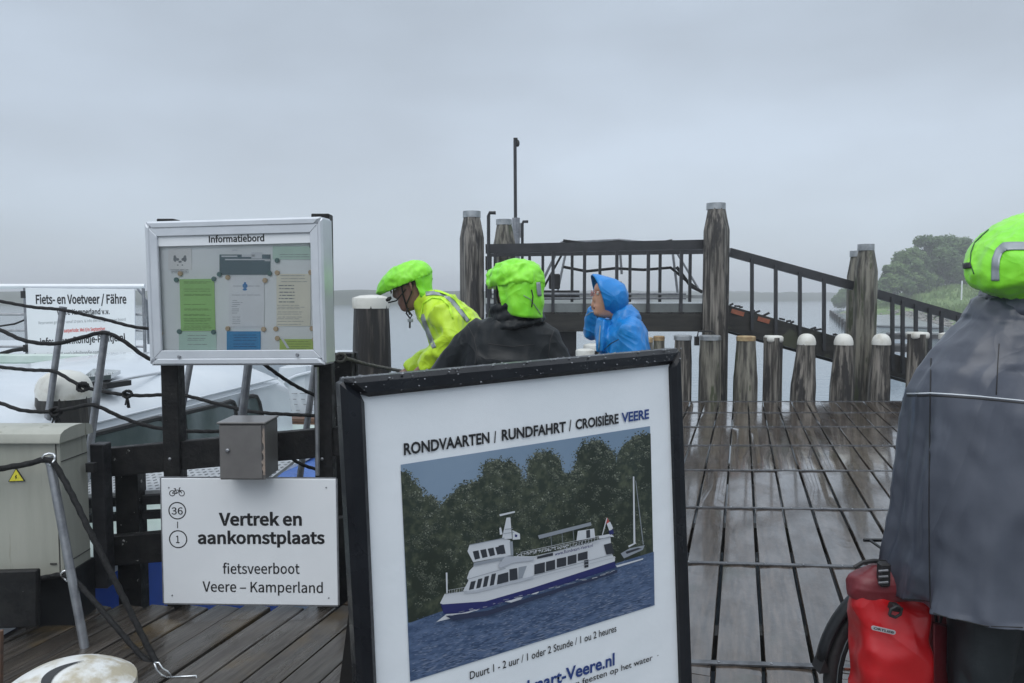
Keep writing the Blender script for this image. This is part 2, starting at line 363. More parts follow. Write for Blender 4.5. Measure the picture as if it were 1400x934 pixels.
# slipway in the inlet, wooden breakwater, pontoon
conc_m = mat('wet_concrete', (.25, .27, .28), (.33, .35, .36), rough=.25, scale=1)
mb = MB(); a = [G(1168, 431, -1.22), G(1228, 432, -1.22), G(1296, 449, -1.22), G(1200, 446, -1.22)]
mb.prism(a, (0, 0, .12)); tag(mb.build('slipway', conc_m), kind='structure', label='pale wet slipway at the foot of the stones')
mb = MB()
a, b_ = G(1137, 431, WZ), G(1166, 457, WZ)
for k in range(2): mb.beam(a+V((0, 0, .1+.4*k)), b_+V((0, 0, .1+.4*k)), .25, .28)
bo = empty('wooden_breakwater', a, 'low dark timber breakwater slanting from the point left of the twin piles', 'breakwater'); mb.build('timber', beam_m, bo)
mb = MB()
for k in range(9): q = a.lerp(b_, k/8); mb.tube([q+V((-.2, 0, -.4)), q+V((-.2, 0, .7))], .13, 6)
mb.build('stakes', beam_m, bo, kind='stuff')
mb = MB(); a, b_ = G(1218, 455, WZ+.35), G(1310, 456, WZ+.35)
pt = empty('floating_pontoon', a, 'long low dark pontoon lying across the inlet under the stones', 'pontoon')
mb.beam(a, b_, 1.6, .1); mb.build('deck', conc_m, pt); mb = MB(); mb.beam(a-V((0, .1, .22)), b_-V((0, .1, .22)), 1.8, .3); mb.build('float', rubber_m, pt)
def dinghy(px, py, L, ang, label):
    c = G(px, py, WZ+.35); o = empty('moored_dinghy', c, label, 'boat', 'small boats moored beyond the ramp')
    rs = []; m_ = Matrix.Rotation(ang, 3, 'Z')
    for i in range(9):
        tt = i/8; w = .75*math.sin(math.pi*min(1, .25+.75*(1-tt)))**.6*(1-tt**4)+.02; x = (tt-.5)*L; h = .35+.25*tt*tt
        rs.append([c+m_ @ V((x, s_*w, hz)) for s_, hz in ((-1, h), (-.85, 0), (-.3, -.35), (.3, -.35), (.85, 0), (1, h))])
    hb = MB(); hb.rings(rs, closed=True); hb.build('hull', gel_m, o, smooth=.7)
    kb = MB(); kb.box(c+m_ @ V((-.1*L, 0, .45)), (L*.35, 1, .35), m_.to_4x4().to_3x3()); kb.build('cover', rubber_m, o, bevel=.05)
dinghy(1226, 472, 4.2, 1.2, 'small white dinghy with dark cover right of the twin piles, behind the ramp balusters')
dinghy(1240, 492, 3.6, 1.0, 'small white dinghy low behind the ramp foot beside the square capped bollard')

# ================================================================== the jetty deck
TN = .2971                               # the planks run 16.5 degrees to the right of the view
ang = math.atan(TN); pdir = V((math.sin(ang), math.cos(ang), 0)); rotp = -ang
deck = empty('jetty_deck', (0, 0, 0), kind='structure', label='wet timber deck of the jetty')
TH = .055
def plank_mesh(w, L, m, seed):
    r = random.Random(seed); mb = MB(); hw = w/2; nseg = max(2, int(L/.6)); rs = []
    for i in range(nseg+1):
        y = L*i/nseg; j = lambda s_: r.uniform(-s_, s_); c = .004
        rs.append([V((-hw+j(.001), y, -TH)), V((-hw+j(.002), y, -c)), V((-hw+c+j(.0015), y, j(.0012))), V((0, y, .0015+j(.001))), V((hw-c+j(.0015), y, j(.0012))), V((hw+j(.002), y, -c)), V((hw+j(.001), y, -TH))])
    mb.rings(rs); return mb.mesh(m, smooth=.6)
def row(s0, s1, Y0, Y1, m, variants, gap):
    w = (s1-s0)*math.cos(ang)-gap; key = (round(w, 4), round(Y1-Y0, 2))
    if key not in variants: variants[key] = [plank_mesh(w, (Y1-Y0)/math.cos(ang)-.006, m, len(variants)*3+k) for k in range(3)]
    o = link('plank', rnd.choice(variants[key]), deck)
    s_ = (s0+s1)/2; o.location = (s_+TN*Y0, Y0, rnd.uniform(-.003, .001)); o.rotation_euler = (rnd.uniform(-.0006, .0006), rnd.uniform(-.006, .006), rotp+rnd.uniform(-.0006, .0006))
vr = {}
strips = [(-.35, 0), (.85, 0), (2.02, -.04), (3.19, -.07), (4.46, -.075), (5.70, -.05), (6.96, -.018), (8.13, -.01), (9.29, 0), (10.42, 0), (11.52, 0)]
for k in range(-6, 21):
    s0 = -.0957+.2155*k
    for a, b_ in ((-3, 3.19), (3.19, 6.96), (6.96, 11.6)): row(s0, s0+.2155, a, b_, plank_m, vr, .017)
row(-1.558, -1.3887, -3, 3.9, plank_m, vr, .016); row(-1.558, -1.3887, 3.9, 11.6, plank_m, vr, .016)
vl = {}
for k in range(1, 24):
    s0 = -1.558-.164*k
    row(s0, s0+.164, -3, 3.9, plankl_m, vl, .013)
    if k <= 3: row(s0, s0+.164, 3.9, 11.6, plank_m, vl, .013)
for Y, m in strips:
    mb = MB(); xl = -1.95+TN*Y; xr = 4.3+TN*Y
    if Y > 3: xl += .45
    q = V((2.0, Y, .004))
    a = V((xl, Y+m*(xl-2.0), .004)); b_ = V((xr, Y+m*(xr-2.0), .004))
    mb.beam(a, b_, .034, .008); sp = mb.build('metal_strip', strip_m, deck)
    mb = MB()
    for i in range(26):
        f = (i+.5)/26; mb.lathe([(.006, .008), (.006, .0105), (.003, .012)], a.lerp(b_, f)-V((0, 0, .004)), 6)
    mb.build('screws', steel_m, sp, kind='stuff')
jb = MB()
for Y in (-2, 0, 1.8, 3.75): jb.beam((-6+TN*Y, Y, -TH-.1), (4.4+TN*Y, Y, -TH-.1), .12, .18)
for Y in (5.5, 7.5, 9.5, 11.4): jb.beam((-1.9+TN*Y, Y, -TH-.1), (4.4+TN*Y, Y, -TH-.1), .12, .18)
jb.build('joist', beam_m, deck)
for s_ in (-4.6, -1.8, 1.2, 4.2):
    fb = MB()
    for Y in (0, 3.5)+((7.5, 11.2) if s_ > -2 else ()):
        fb.tube([(s_+TN*Y, Y, -1.9), (s_+TN*Y, Y, -.3)], .14, 9)
    fb.build('support_pile', pile_m, deck)

# ================================================================== piles
def pile(name, x, y, z0, z1, r, cap, label, m=pile_m, shoulder=0, square=False, group=None, lean=0, n=18, seed=1, cat='bollard', capm=None, capr=None, twist=0, tap=1, shift=0):
    rr = random.Random(seed); o = empty(name, (x, y, max(z0, WZ)), label, cat, group)
    gr = [1+rr.uniform(-.05, .03) for _ in range(n)]
    for k in range(3): gr[rr.randrange(n)] = .86
    if square: gr = [min(1.0/abs(math.cos(2*math.pi*j/n+math.pi/4)), 1.0/abs(math.sin(2*math.pi*j/n+math.pi/4)))*.88*1.0+rr.uniform(-.01, .01) for j in range(n)]
    H = z1-z0; rs = []
    zs = [z0, z0+H*.3, z0+H*.55, z0+H*.75]
    if shoulder: zs += [z1-shoulder, z1-shoulder*.75, z1-shoulder*.5, z1-.02, z1]
    else: zs += [z1-.62, z1-.5, z1-.38, z1-.25, z1-.12, z1-.01, z1]
    for z in zs:
        f = 1.04-.04*(z-z0)/H+rr.uniform(-.012, .012)
        if shoulder and z > z1-shoulder: f *= 1-.40*((z-(z1-shoulder))/shoulder)
        elif not shoulder and not square: f *= 1-.10*max(0, (z-(z1-.35))/.35) if tap == 1 else 1-(1-tap)*max(0, min(1, (z+.02-(z1-.62))/.6))**.9
        sx_ = shift*max(0, (z-(z1-1.0)))
        rs.append([V((x+sx_+lean*(z-z0)+r*f*g*math.cos(2*math.pi*(j+.5)/n+twist), y+r*f*g*math.sin(2*math.pi*(j+.5)/n+twist), z)) for j, g in enumerate(gr)])
    mb = MB(); mb.rings(rs); mb.build('shaft', m, o, smooth=.5)
    cx = x+shift+lean*(z1-z0); rc = capr or (r*(.66 if shoulder else (.93 if tap == 1 else tap*.99))); cb = MB()
    if cap == 'dome':
        h = rc*1.0; prof = [(rc*1.04, -.03), (rc*1.05, .01)]+[(rc*1.03*math.cos(a)**.75, .01+h*math.sin(a)) for a in (.2, .5, .8, 1.1, 1.35, 1.5)]
    elif cap == 'big': prof = [(rc*1.02, -.04), (rc*1.06, .02), (rc*1.0, .06), (rc*.86, .10), (rc*.62, .13), (rc*.3, .145), (.01, .15)]
    elif cap == 'thick': prof = [(rc*1.03, -.07), (rc*1.05, .0), (rc*1.02, .012), (rc*.6, .03), (.01, .035)]
    elif cap == 'band': prof = [(rc*1.03, -.09), (rc*1.03, .01), (rc*.95, .012), (.01, .014)]
    else: prof = [(rc*1.04, -.05), (rc*1.05, .012), (rc*.9, .024), (.01, .028)]
    if square: cb.box((cx, y, z1-.02), (r*1.86, r*1.86, .10)); cb.build('cap', capm or cap_m, o, bevel=.022, smooth=.9)
    else: cb.lathe(prof, (cx, y, z1), 22); cb.build('cap', capm or cap_m, o, smooth=.6)
    return o
B = 'bollards in a row at the end of the jetty'
def bol(px0, px1, py, cap, label, m=pile_m, capm=None, square=False, seed=1, d=11.85, **k):
    a, b_ = P(px0, py, d), P(px1, py, d); ch = {'dome': .1, 'thick': .03, 'flat': .028}.get(cap, .028)
    r = (b_.x-a.x)/2
    if cap == 'dome': ch = r*k.get('tap', .93)*1.0+.01
    return pile('mooring_bollard', (a.x+b_.x)/2, d, -1.8, a.z-ch, r, cap, label, m, square=square, group=B, seed=seed, capm=capm, **k)
bol(921, 946, 458, 'flat', 'silver capped bollard first in view right of the black poster frame', capm=alu_m, seed=2)
bol(956, 986, 458, 'flat', 'silver capped bollard right in front of the tallest pile', m=pileg_m, capm=alu_m, seed=3)
bol(1004, 1036, 459, 'flat', 'bollard with a rusty yellow cap just right of the tallest pile', m=pileg_m, capm=rustcap_m, seed=4, tap=.78)
bol(1046, 1069, 459, 'flat', 'narrow square bollard with flat white cap left of the three domed ones', square=True, seed=5)
bol(1082, 1115, 456, 'dome', 'white domed bollard, leftmost of the three domes', seed=6, tap=.72, shift=.05)
bol(1135, 1167, 456, 'dome', 'white domed bollard in front of the left side of the twin piles', seed=7, tap=.76, shift=.03)
bol(1189, 1218, 456, 'dome', 'white domed bollard right of the twin piles', seed=8, tap=.82, shift=.02)
bol(1242, 1267, 454, 'thick', 'square bollard with white slab cap beside the grey poncho', square=True, seed=9)
bol(1284, 1308, 455, 'thick', 'white slab capped bollard half hidden by the grey poncho shoulder', seed=10)
bol(880, 893, 461, 'flat', 'brown stub bollard touching the back of the blue raincoat', m=pileg_m, capm=rustcap_m, seed=11)
bol(893, 909, 459, 'flat', 'brown stub bollard with pale top between blue raincoat and poster frame', m=pileg_m, capm=rustcap_m, seed=12, d=12.4)
bol(803, 822, 470, 'thick', 'low white topped bollard in front of the blue raincoat chest', seed=13, capr=.16)
bol(792, 808, 477, 'thick', 'lowest white topped bollard just above the poster frame left of the blue raincoat', seed=14, d=11.0, capr=.13)
TG = 'tall timber piles of the landing'
def tall(px0, px1, py, d, label, m=pile_m, seed=1, r_=None, shoulder=.42, **k):
    a, b_ = P(px0, py, d), P(px1, py, d); r = (b_.x-a.x)/2
    return pile('tall_mooring_pile', (a.x+b_.x)/2, d, -1.8, a.z, r, 'band', label, m, shoulder=shoulder, group=TG, seed=seed, cat='pile', capm=alu_m, n=8, twist=.39-math.pi/8, **k)
tall(960, 998, 279, 12.35, 'tallest pile, weathered grey, between level walkway and sloping ramp', seed=21)
tall(1168, 1200, 335, 12.3, 'front one of the twin piles, mossy below its zinc band', m=pileg_m, seed=22)
tall(1158, 1186, 344, 13.3, 'rear one of the twin piles, peeping out at the left', m=pileg_m, seed=23)
tall(627, 663, 290, 12.5, 'tall pile at the left end of the walkway railing', seed=24)
tall(673, 705, 301, 14.2, 'darker pile behind the walkway rail beside the thin mast', m=pileg_m, seed=25)
# near piles
pile('mooring_pile', P(508, 450, 6).x, 6, -1.8, P(508, 404, 6).z-.03, .155, 'thick', 'dark streaked pile with flat white cap in the face of the yellow jacketed cyclist', dark_m if 0 else mat('dark_streaked_wood', (.014, .012, .011), (.16, .14, .12), rough=.4, scale=3, stretch=(6, 6, .4), contrast=(.5, .72), bump=.012, bscale=7), seed=31, cat='pile', n=20, capr=.14)
a = P(86, 536, 5.2); pile('mooring_pile', a.x+.01, 5.2, -1.8, a.z, .185, 'big', 'dark pile with battered white dome behind the grey cabinet', mat('black_streaked_wood', (.018, .017, .016), (.09, .085, .075), rough=.5, scale=3, stretch=(6, 6, .4), contrast=(.45, .7), bump=.01), seed=32, cat='pile', capr=.165)
bpx = P(86, 536, 5.2)
mb = MB(); mb.beam((bpx.x-.22, 5.05, -.2), (bpx.x-.22, 5.05, .84), .16, .07, (0, 1, 0)); tag(mb.build('fender_timber', dark_m), 'black upright timber against the left side of the battered white domed pile', 'timber')
# foreground bollard at the lower left corner
fgc = mat('rust_spotted_white', (.64, .65, .64), (.40, .36, .27), rough=.45, scale=11, contrast=(.46, .62), bump=.004, bscale=30, c3=(.32, .12, .06), c3scale=7, c3thr=.69)
c = P(80, 921, 2.1)
fo = empty('foreground_bollard', (c.x, 2.15, 0), 'white rust spotted bollard top in the bottom left corner', 'bollard')
mb = MB(); mb.lathe([(.168, 0), (.165, .3), (.16, c.z-.08)], (c.x, 2.15, 0), 24); mb.build('shaft', dark_m, fo, smooth=.5)
def dome_z(r): return c.z-.060*(r/.175)**2.4
mb = MB(); mb.lathe([(.168, c.z-.16), (.176, c.z-.10)]+[(r, dome_z(r)) for r in (.175, .165, .15, .12, .09, .06, .03, .004)], (c.x, 2.15, 0), 40); mb.build('dome', fgc, fo, smooth=.8)
mb = MB(); pts = []
for i in range(15):
    u = -1+2*i/14; w = .022*(1-u*u)+.001; cx_ = .030-.045*(1-u*u); yy = u*.08-.055
    pts.append((cx_-w, cx_+w*.4, yy))
rs = [[V((c.x+xa, 2.15+y_, dome_z(math.hypot(xa, y_))+.003)), V((c.x+xb, 2.15+y_, dome_z(math.hypot(xb, y_))+.003))] for xa, xb, y_ in pts]
mb.rings(rs, cap=False, closed=False); mb.build('crescent_mark', ink_m, fo)

# ================================================================== landing walkway and ramp
wk = empty('landing_walkway', P(810, 440, 12.5), 'dark timber walkway with railing between the tall piles', 'walkway')
YF, YB = 12.55, 13.9
def z_at(py, Y): return P(700, py, Y).z
xl, xr = P(664, 400, YF).x, P(962, 400, YF).x
mb = MB(); mb.beam((xl, YF, (z_at(429, YF)+z_at(453, YF))/2), (xr, YF, (z_at(429, YF)+z_at(453, YF))/2), .18, z_at(429, YF)-z_at(453, YF)); mb.build('edge_beam', beam_m, wk)
mb = MB(); mb.beam((xl, YB, 1.15), (xr, YB, 1.15), .18, .28); mb.build('edge_beam', beam_m, wk)
x = xl
while x < xr-.1:
    mb = MB(); mb.beam((x+.09, YF+.1, 1.31), (x+.09, YB-.1, 1.31), .165, .045); mb.build('plank', plankl_m, wk); x += .19
kick_m = mat('grey_kickboard', (.16, .18, .18), (.11, .12, .12), rough=.4, scale=3)
mb = MB(); mb.beam((xl, YF-.02, z_at(421, YF)), (xr, YF-.02, z_at(421, YF)), .03, z_at(415, YF)-z_at(427, YF)); mb.build('kick_board', kick_m, wk)
for Y, py0, py1, nm in ((YF, 332, 345, 0), (YB, 341, 351, 1)):
    z0, z1 = z_at(py1, Y), z_at(py0, Y)
    mb = MB(); mb.beam((xl, Y, z_at((338 if not nm else 345), Y)-.03), (xr if not nm else P(962, 400, YB).x, Y, z_at((336 if not nm else 345), Y)+.02), .09, .15 if not nm else .1); mb.build('top_rail', rail_m, wk)
for pxs, Y, pyb in (((677, 756, 799, 843, 886, 931), YF-.06, 427), ((742, 782, 820, 861, 902, 943, 724), YB, 413)):
    for px in pxs:
        x = P(px, 400, Y).x; mb = MB(); mb.beam((x, Y, z_at(pyb, Y)), (x, Y, z_at(343, Y)), .05, .05, (0, 1, 0)); mb.build('baluster', rail_m, wk)
for py, r in ((402, .022), (408, .018)):
    mb = MB(); mb.tube([(xl, YB-.08, z_at(py, YB)), (xr, YB-.08, z_at(py, YB))], r, 6); mb.build('pipe_rail', steel_m, wk)
mb = MB(); x0, x1 = P(758, 470, 12.8).x, P(787, 470, 12.8).x; mb.beam(((x0+x1)/2, 12.8, -1.8), ((x0+x1)/2, 12.8, z_at(453, 12.8)), x1-x0, .3, (0, 1, 0)); mb.build('support_post', darkb_m, wk)
mb = MB()
for py in (360, 398): mb.box(P(668, py, 12.35), (.1, .08, .22))
mb.build('bracket', rubber_m, wk)

rm = empty('sloping_ramp', P(1080, 450, 12.5), 'dark wooden ramp with railing sloping down to the right', 'ramp')
def RP(px, py, Y=YF): return P(px, py, Y)
mb = MB(); mb.prism([RP(995, 417), RP(1160, 465), RP(1216, 482), RP(1330, 516), RP(1330, 546), RP(1216, 513), RP(1160, 497), RP(995, 452)], (0, .16, 0)); mb.build('stringer', beam_m, rm)
dx = V((0, YB-YF, 0))
mb = MB(); mb.prism([p+dx for p in (RP(995, 417), RP(1330, 516), RP(1330, 546), RP(995, 452))], (0, .16, 0)); mb.build('stringer', beam_m, rm)
a, b_ = RP(998, 424)+V((0, 0, 0)), RP(1330, 522)
n = 24
for i in range(n):
    q = a.lerp(b_, (i+.5)/n); mb = MB(); dd = (b_-a).normalized(); up = V((-dd.z, 0, dd.x)); m_ = Matrix((dd, V((0, 1, 0)), up)).transposed()
    mb.box(q+V((0, (YB-YF)/2+.08, -.02)), ((b_-a).length/n*.88, YB-YF-.1, .04), m_); mb.build('tread', plankl_m, rm)
for A, Bq in (((997, 345), (1166, 391)), ((1198, 402), (1336, 441))):
    mb = MB(); mb.beam(RP(*A), RP(*Bq), .09, .14); mb.build('top_rail', rail_m, rm)
def rl(px): return 345+(px-997)*.2765
def st(px): return 440+(px-997)*.29
for px in (1028, 1060.5, 1093.5, 1126.5, 1220, 1252, 1287, 1234, 1271, 1310):
    mb = MB(); back = px in (1234, 1271, 1310); Y = YF-.05
    mb.beam(RP(px, st(px)+2, Y), RP(px, rl(px), Y), .05, .05, (0, 1, 0)); mb.build('baluster', rail_m, rm)
for px in ():
    q = RP(px, rl(px))+dx; w_ = RP(px, st(px)-15)+dx
    mb = MB(); mb.beam(w_, q, .05, .05, (0, 1, 0)); mb.build('baluster', rail_m, rm)
or_m = mat('orange_reflector', (.32, .10, .045), (.2, .06, .035), rough=.4, scale=10)
for (xa, ya, xb, yb) in ((1000, 425, 1017, 430), (1036, 435.5, 1052, 440)):
    mb = MB(); mb.beam(RP(xa, ya, YF-.012), RP(xb, yb, YF-.012), .02, .07); mb.build('reflector', or_m, rm)
mb = MB()
for px in (1000, 1008, 1013, 1029, 1035, 1047, 1069, 1078, 1083, 1112, 1118, 1141, 1146):
    q = RP(px, 417+(px-995)*.291, YF+.05); mb.box(q+V((0, 0, .025)), (rnd.uniform(.04, .12), .05, .03), Matrix.Rotation(rnd.uniform(-.5, .5), 3, 'Y'))
mb.build('cleat', rubber_m, rm)
# bracket with ring next to the tallest pile
mb = MB(); q = P(965, 461, 12.05); mb.tube([q+V((-.13, 0, 0)), q+V((-.12, 0, .09)), q+V((.1, 0, .09)), q+V((.16, 0, .02))], .014, 6); mb.box(q+V((-.14, 0, -.06)), (.07, .06, .14))
tag(mb.build('mooring_bracket', rubber_m), 'small black mooring bracket fixed low on the tallest pile', 'bracket')

# mast and hooked poles
def hook(px, top, pxe, Y, label):
    mb = MB(); x = P(px, 400, Y).x; zt = z_at(top, Y); xe = P(pxe, 400, Y).x
    mb.tube([(x, Y, -1.7), (x, Y, zt-.05), (x+.02, Y, zt), (xe, Y, zt)], .028, 7)
    tag(mb.build('hooked_pole', rail_m, smooth=.6), label, 'pole', 'hooked poles on the landing')
hook(668, 291, 678, 12.1, 'thin pole with bent top right of the left tall pile')
hook(714, 303, 722, 14.5, 'thin pole with bent top right of the tall mast')
o = empty('signal_mast', P(706, 340, 15), 'tall thin grey mast rising above everything behind the walkway', 'mast')
x = P(705.5, 300, 15).x
mb = MB(); mb.tube([(x, 15, -1.7), (x, 15, z_at(298, 15))], .075, 8); mb.build('socket', steel_m, o, smooth=.6)
mb = MB(); mb.tube([(x-.01, 15, z_at(298, 15)), (x-.02, 15, z_at(192, 15))], .032, 8); mb.build('pole', rail_m, o, smooth=.6)
mb = MB(); mb.ball((x+.03, 15, z_at(196, 15)), (.04, .04, .07)); mb.box((x-.01, 15, z_at(190, 15)), (.08, .08, .03)); mb.build('lamp', rubber_m, o)
mb = MB(); mb.tube([(x+.11, 15, z_at(325, 15)), (x+.11, 15, z_at(305, 15))], .03, 6); mb.build('lower_lamp', steel_m, o)

# gangway hoops and ropes behind the rail
gw = empty('rope_gangway', P(850, 400, 14.4), 'tubular gangway with slack ropes behind the walkway railing', 'gangway')
Yg = 14.3
def T(pts, Y, r=.024, m=steel_m, name='tube'):
    mb = MB(); mb.tube([P(a, b_, Y+(c_[0] if c_ else 0)) for a, b_, *c_ in pts], r, 6); return mb.build(name, m, gw, smooth=.6)
T([(768, 331), (740, 388), (738, 398)], Yg); T([(776, 334), (762, 400)], Yg+.9); T([(847, 332), (850, 375)], Yg); T([(918, 331), (927, 405)], Yg); T([(925, 345), (958, 400)], Yg, .02)
T([(768, 331), (800, 330), (846, 328), (880, 331), (918, 330)], Yg, .022)
T([(770, 329), (808, 334), (846, 330), (884, 335), (919, 329)], Yg-.1, .026, rope_m, 'rope')
T([(770, 365), (802, 371), (840, 367), (880, 369), (917, 366), (940, 385), (960, 400)], Yg, .026, rope_m, 'rope')
T([(776, 334), (766, 352), (744, 392)], Yg, .02, rope_m, 'rope'); T([(925, 365), (945, 392), (960, 399)], Yg-.1, .03, rope_m, 'rope')
mb = MB(); mb.beam(P(738, 406, Yg), P(792, 406, Yg), .5, .1); mb.beam(P(740, 399, Yg), P(792, 399, Yg), .1, .05); mb.build('landing_block', rubber_m, gw)
mb = MB(); mb.box(P(758, 385, Yg), (.2, .2, .28)); mb.build('winch', rubber_m, gw, bevel=.02)
mb = MB(); mb.beam(P(790, 404, Yg), P(960, 406, Yg), .8, .06); mb.build('walking_plate', conc_m, gw)
# ================================================================== fence at the left deck edge
fe = empty('timber_fence', P(300, 700, 3.98), 'black tarred timber fence behind the information case and sign', 'fence')
def bar4(tl, tr, br, bl, Y0, th, name, m, par, Y1=None):
    Y1 = Y1 or Y0; mb = MB(); mb.prism([P(*tl, Y0), P(*tr, Y1), P(*br, Y1), P(*bl, Y0)], (0, th, 0)); return mb.build(name, m, par, bevel=.003)
YFe = 4.0
bar4((140, 614), (476, 583), (476, 622), (140, 653), YFe, .06, 'rail', dark_m, fe)
bar4((143, 735), (476, 708), (476, 748), (143, 775), YFe, .06, 'rail', dark_m, fe)
for px0, px1, top, Y in ((158, 189, 636, 4.07), (460, 483, 483, 4.32)):
    mb = MB(); a = P(px0, 700, Y); b_ = P(px1, 700, Y); mb.box(((a.x+b_.x)/2, Y+.05, (z_at(top, Y)-.35)/2), (b_.x-a.x, .1, z_at(top, Y)+.35)); mb.build('post', dark_m, fe, bevel=.004)
bar4((440, 484), (487, 482), (487, 516), (440, 518), 4.42, .06, 'rail', dark_m, fe)
# fence end post beside the cabinet, fence block at the far left
mb = MB(); a, b_ = P(122, 608, 3.86), P(141, 608, 3.86); mb.box(((a.x+b_.x)/2, 3.9, (z_at(608, 3.86)+z_at(805, 3.86))/2), (b_.x-a.x, .08, z_at(608, 3.86)-z_at(805, 3.86)))
mb.build('end_post', darkb_m, fe, bevel=.004)
mb = MB()
a, b_ = P(-60, 783, 3.45), P(50, 780, 3.45); 
mb.prism([P(-60, 783, 3.45), P(50, 780, 3.45), P(50, 858, 3.45), P(-60, 862, 3.45)], (0, .035, 0))
tag(mb.build('timber_block', dark_m, bevel=.006), 'black timber baulk under the left half of the grey cabinet', 'timber')
cabp = empty('electric_cabinet', P(30, 780, 3.7), 'grey green electric cabinet with rounded lid and yellow warning triangle', 'cabinet')
X1 = P(84, 700, 3.6).x; X0 = X1-.85; YC = 3.84; zt, zb = z_at(603, 3.6), z_at(789, 3.6)
mb = MB(); mb.box(((X0+X1)/2, (3.6+YC)/2, (zt+zb)/2), (X1-X0, YC-3.6, zt-zb)); mb.build('body', cabinet_m, cabp, bevel=.006)
mb = MB(); pr = []
for i in range(9):
    a = math.pi*i/8; pr.append((3.6-.03+(YC-3.6+.05)*(1-math.cos(a))/2, zt+.004+.055*math.sin(a)**.6))
pr = [(3.57, zt-.006)]+pr+[(YC+.02, zt-.006)]
mb.prism([V((X0-.02, y, z)) for y, z in pr], (X1-X0+.04, 0, 0)); mb.build('lid', cabinet_m, cabp, smooth=.6)
seam = mat('seam_shadow_gap', (.06, .06, .055), rough=.8)
mb = MB(); mb.box((X1+.002, (3.6+YC)/2, zt-.10), (.004, YC-3.62, .004)); mb.box((X1-.015, 3.598, (zt+zb)/2), (.004, .004, zt-zb-.03)); mb.box((X1+.002, (3.6+YC)/2, zb+.06), (.004, YC-3.62, .004)); mb.build('door_seam', seam, cabp)
mb = MB(); q = P(122, 639, 3.78); mb.box(q+V((.01, 0, 0)), (.04, .03, .045)); mb.build('hinge', rubber_m, cabp)
mb = MB(); q = P(73, 771, 3.595); mb.box(q, (.03, .004, .008)); mb.build('maker_plate', seam, cabp)
yel = mat('warning_yellow', (.75, .68, .06), rough=.4)
tr_ = [P(11, 659, 3.594), P(34, 658, 3.594), P(22, 640, 3.594)]
mb = MB(); mb.prism(tr_, (0, .003, 0)); wt = mb.build('warning_triangle', ink_m, cabp)
cc = sum(tr_, V())/3; mb = MB(); mb.prism([cc+(q-cc)*.84-V((0, .002, 0)) for q in tr_], (0, .002, 0)); mb.build('yellow_field', yel, wt)
mb = MB(); k = .0034; bolt = [(0, 3.6), (-1.4, .2), (-.2, .4), (-.7, -2.6), (1.3, .9), (.1, .7), (1, 3.6)]
mb.prism([cc+V((x*k, -.0035, z*k-.002)) for x, z in bolt], (0, .001, 0)); mb.build('lightning_mark', ink_m, wt)
mb = MB(); mb.box((X1-.2, 3.75, -.05), (.42, .2, 2*zb+.12)); mb.build('pedestal', black_m, cabp)

# ================================================================== information case
ic = Sheet(P(196, 303, 3.92), P(440, 296, 3.80)-P(196, 303, 3.92), P(196, 303, 3.92)-P(200, 500, 3.92))
TLq = ic.at(196, 303); TRq = ic.at(440, 296); BLq = ic.at(201, 500); BRq = ic.at(444, 498)
W = TRq.x; Hh = TLq.y-BLq.y
case = empty('information_case', mat=ic.m, label='aluminium notice case headed Informatiebord on two black posts', cat='notice case')
def lbox(x0, x1, y0, y1, z0, z1, name, m, par, bevel=0, label=None, **k):
    mb = MB(); mb.box(((x0+x1)/2, (y0+y1)/2, (z0+z1)/2), (x1-x0, y1-y0, z1-z0)); return mb.build(name, m, par, local=True, bevel=bevel, label=label, **k)
D = .14
# outer frame profiles: top, bottom, sides (rounded corners by bevel)
bt = .040
def prof_bar(a, b_, w, name='frame_profile'):
    mb = MB(); a, b_ = V(a), V(b_); d = (b_-a).normalized(); inw = V((d.y, -d.x, 0))
    # mitred bar: outer edge a-b, inner edge inset w
    q = [a, b_, b_-d*w+inw*w, a+d*w+inw*w]
    mb.prism([V((p.x, p.y, -D)) for p in q], (0, 0, D)); return mb.build(name, alf_m, case, local=True, bevel=.010)
y0, y1 = -Hh, 0
prof_bar((0, y1, 0), (W, y1, 0), bt); prof_bar((W, y1, 0), (W, y0, 0), bt*.75); prof_bar((W, y0, 0), (0, y0, 0), bt); prof_bar((0, y0, 0), (0, y1, 0), bt*.75)
def prof2(a, b_, w):
    mb = MB(); a, b_ = V(a), V(b_); d = (b_-a).normalized(); inw = V((d.y, -d.x, 0))
    q = [a, b_, b_-d*w+inw*w, a+d*w+inw*w]
    mb.prism([V((p.x, p.y, -.022)) for p in q], (0, 0, .018)); return mb.build('door_profile', alf_m, case, local=True, bevel=.003)
i0x, i1x, i0y, i1y = .024, W-.024, y0+.034, y1-.034
for a, b_ in (((i0x, i1y), (i1x, i1y)), ((i1x, i1y), (i1x, i0y)), ((i1x, i0y), (i0x, i0y)), ((i0x, i0y), (i0x, i1y))): prof2((*a, 0), (*b_, 0), .042)
C1 = lambda x, y, z=0: ic.at(190+x/4.153, 285+y/4.153, z)
hb0 = C1(92, 207); hb1 = C1(1000, 150)
lbox(i0x+.03, i1x-.03, C1(500, 205).y, C1(500, 140).y+.012, -.030, -.016, 'header_strip', white_m, case)
lbox(.02, W-.02, y0+.02, y1-.02, -.052, -.0415, 'back_panel', mat('case_back', (.9, .93, .94), (.86, .89, .90), rough=.6, scale=3), case)
gm = bpy.data.materials.new('case_glass'); gm.use_nodes = True; t = gm.node_tree; t.nodes.clear()
o_ = t.nodes.new('ShaderNodeOutputMaterial'); mx_ = t.nodes.new('ShaderNodeMixShader'); tr2 = t.nodes.new('ShaderNodeBsdfTransparent'); tr2.inputs[0].default_value = (.99, 1, 1, 1); gl = t.nodes.new('ShaderNodeBsdfGlossy'); gl.inputs['Roughness'].default_value = .03
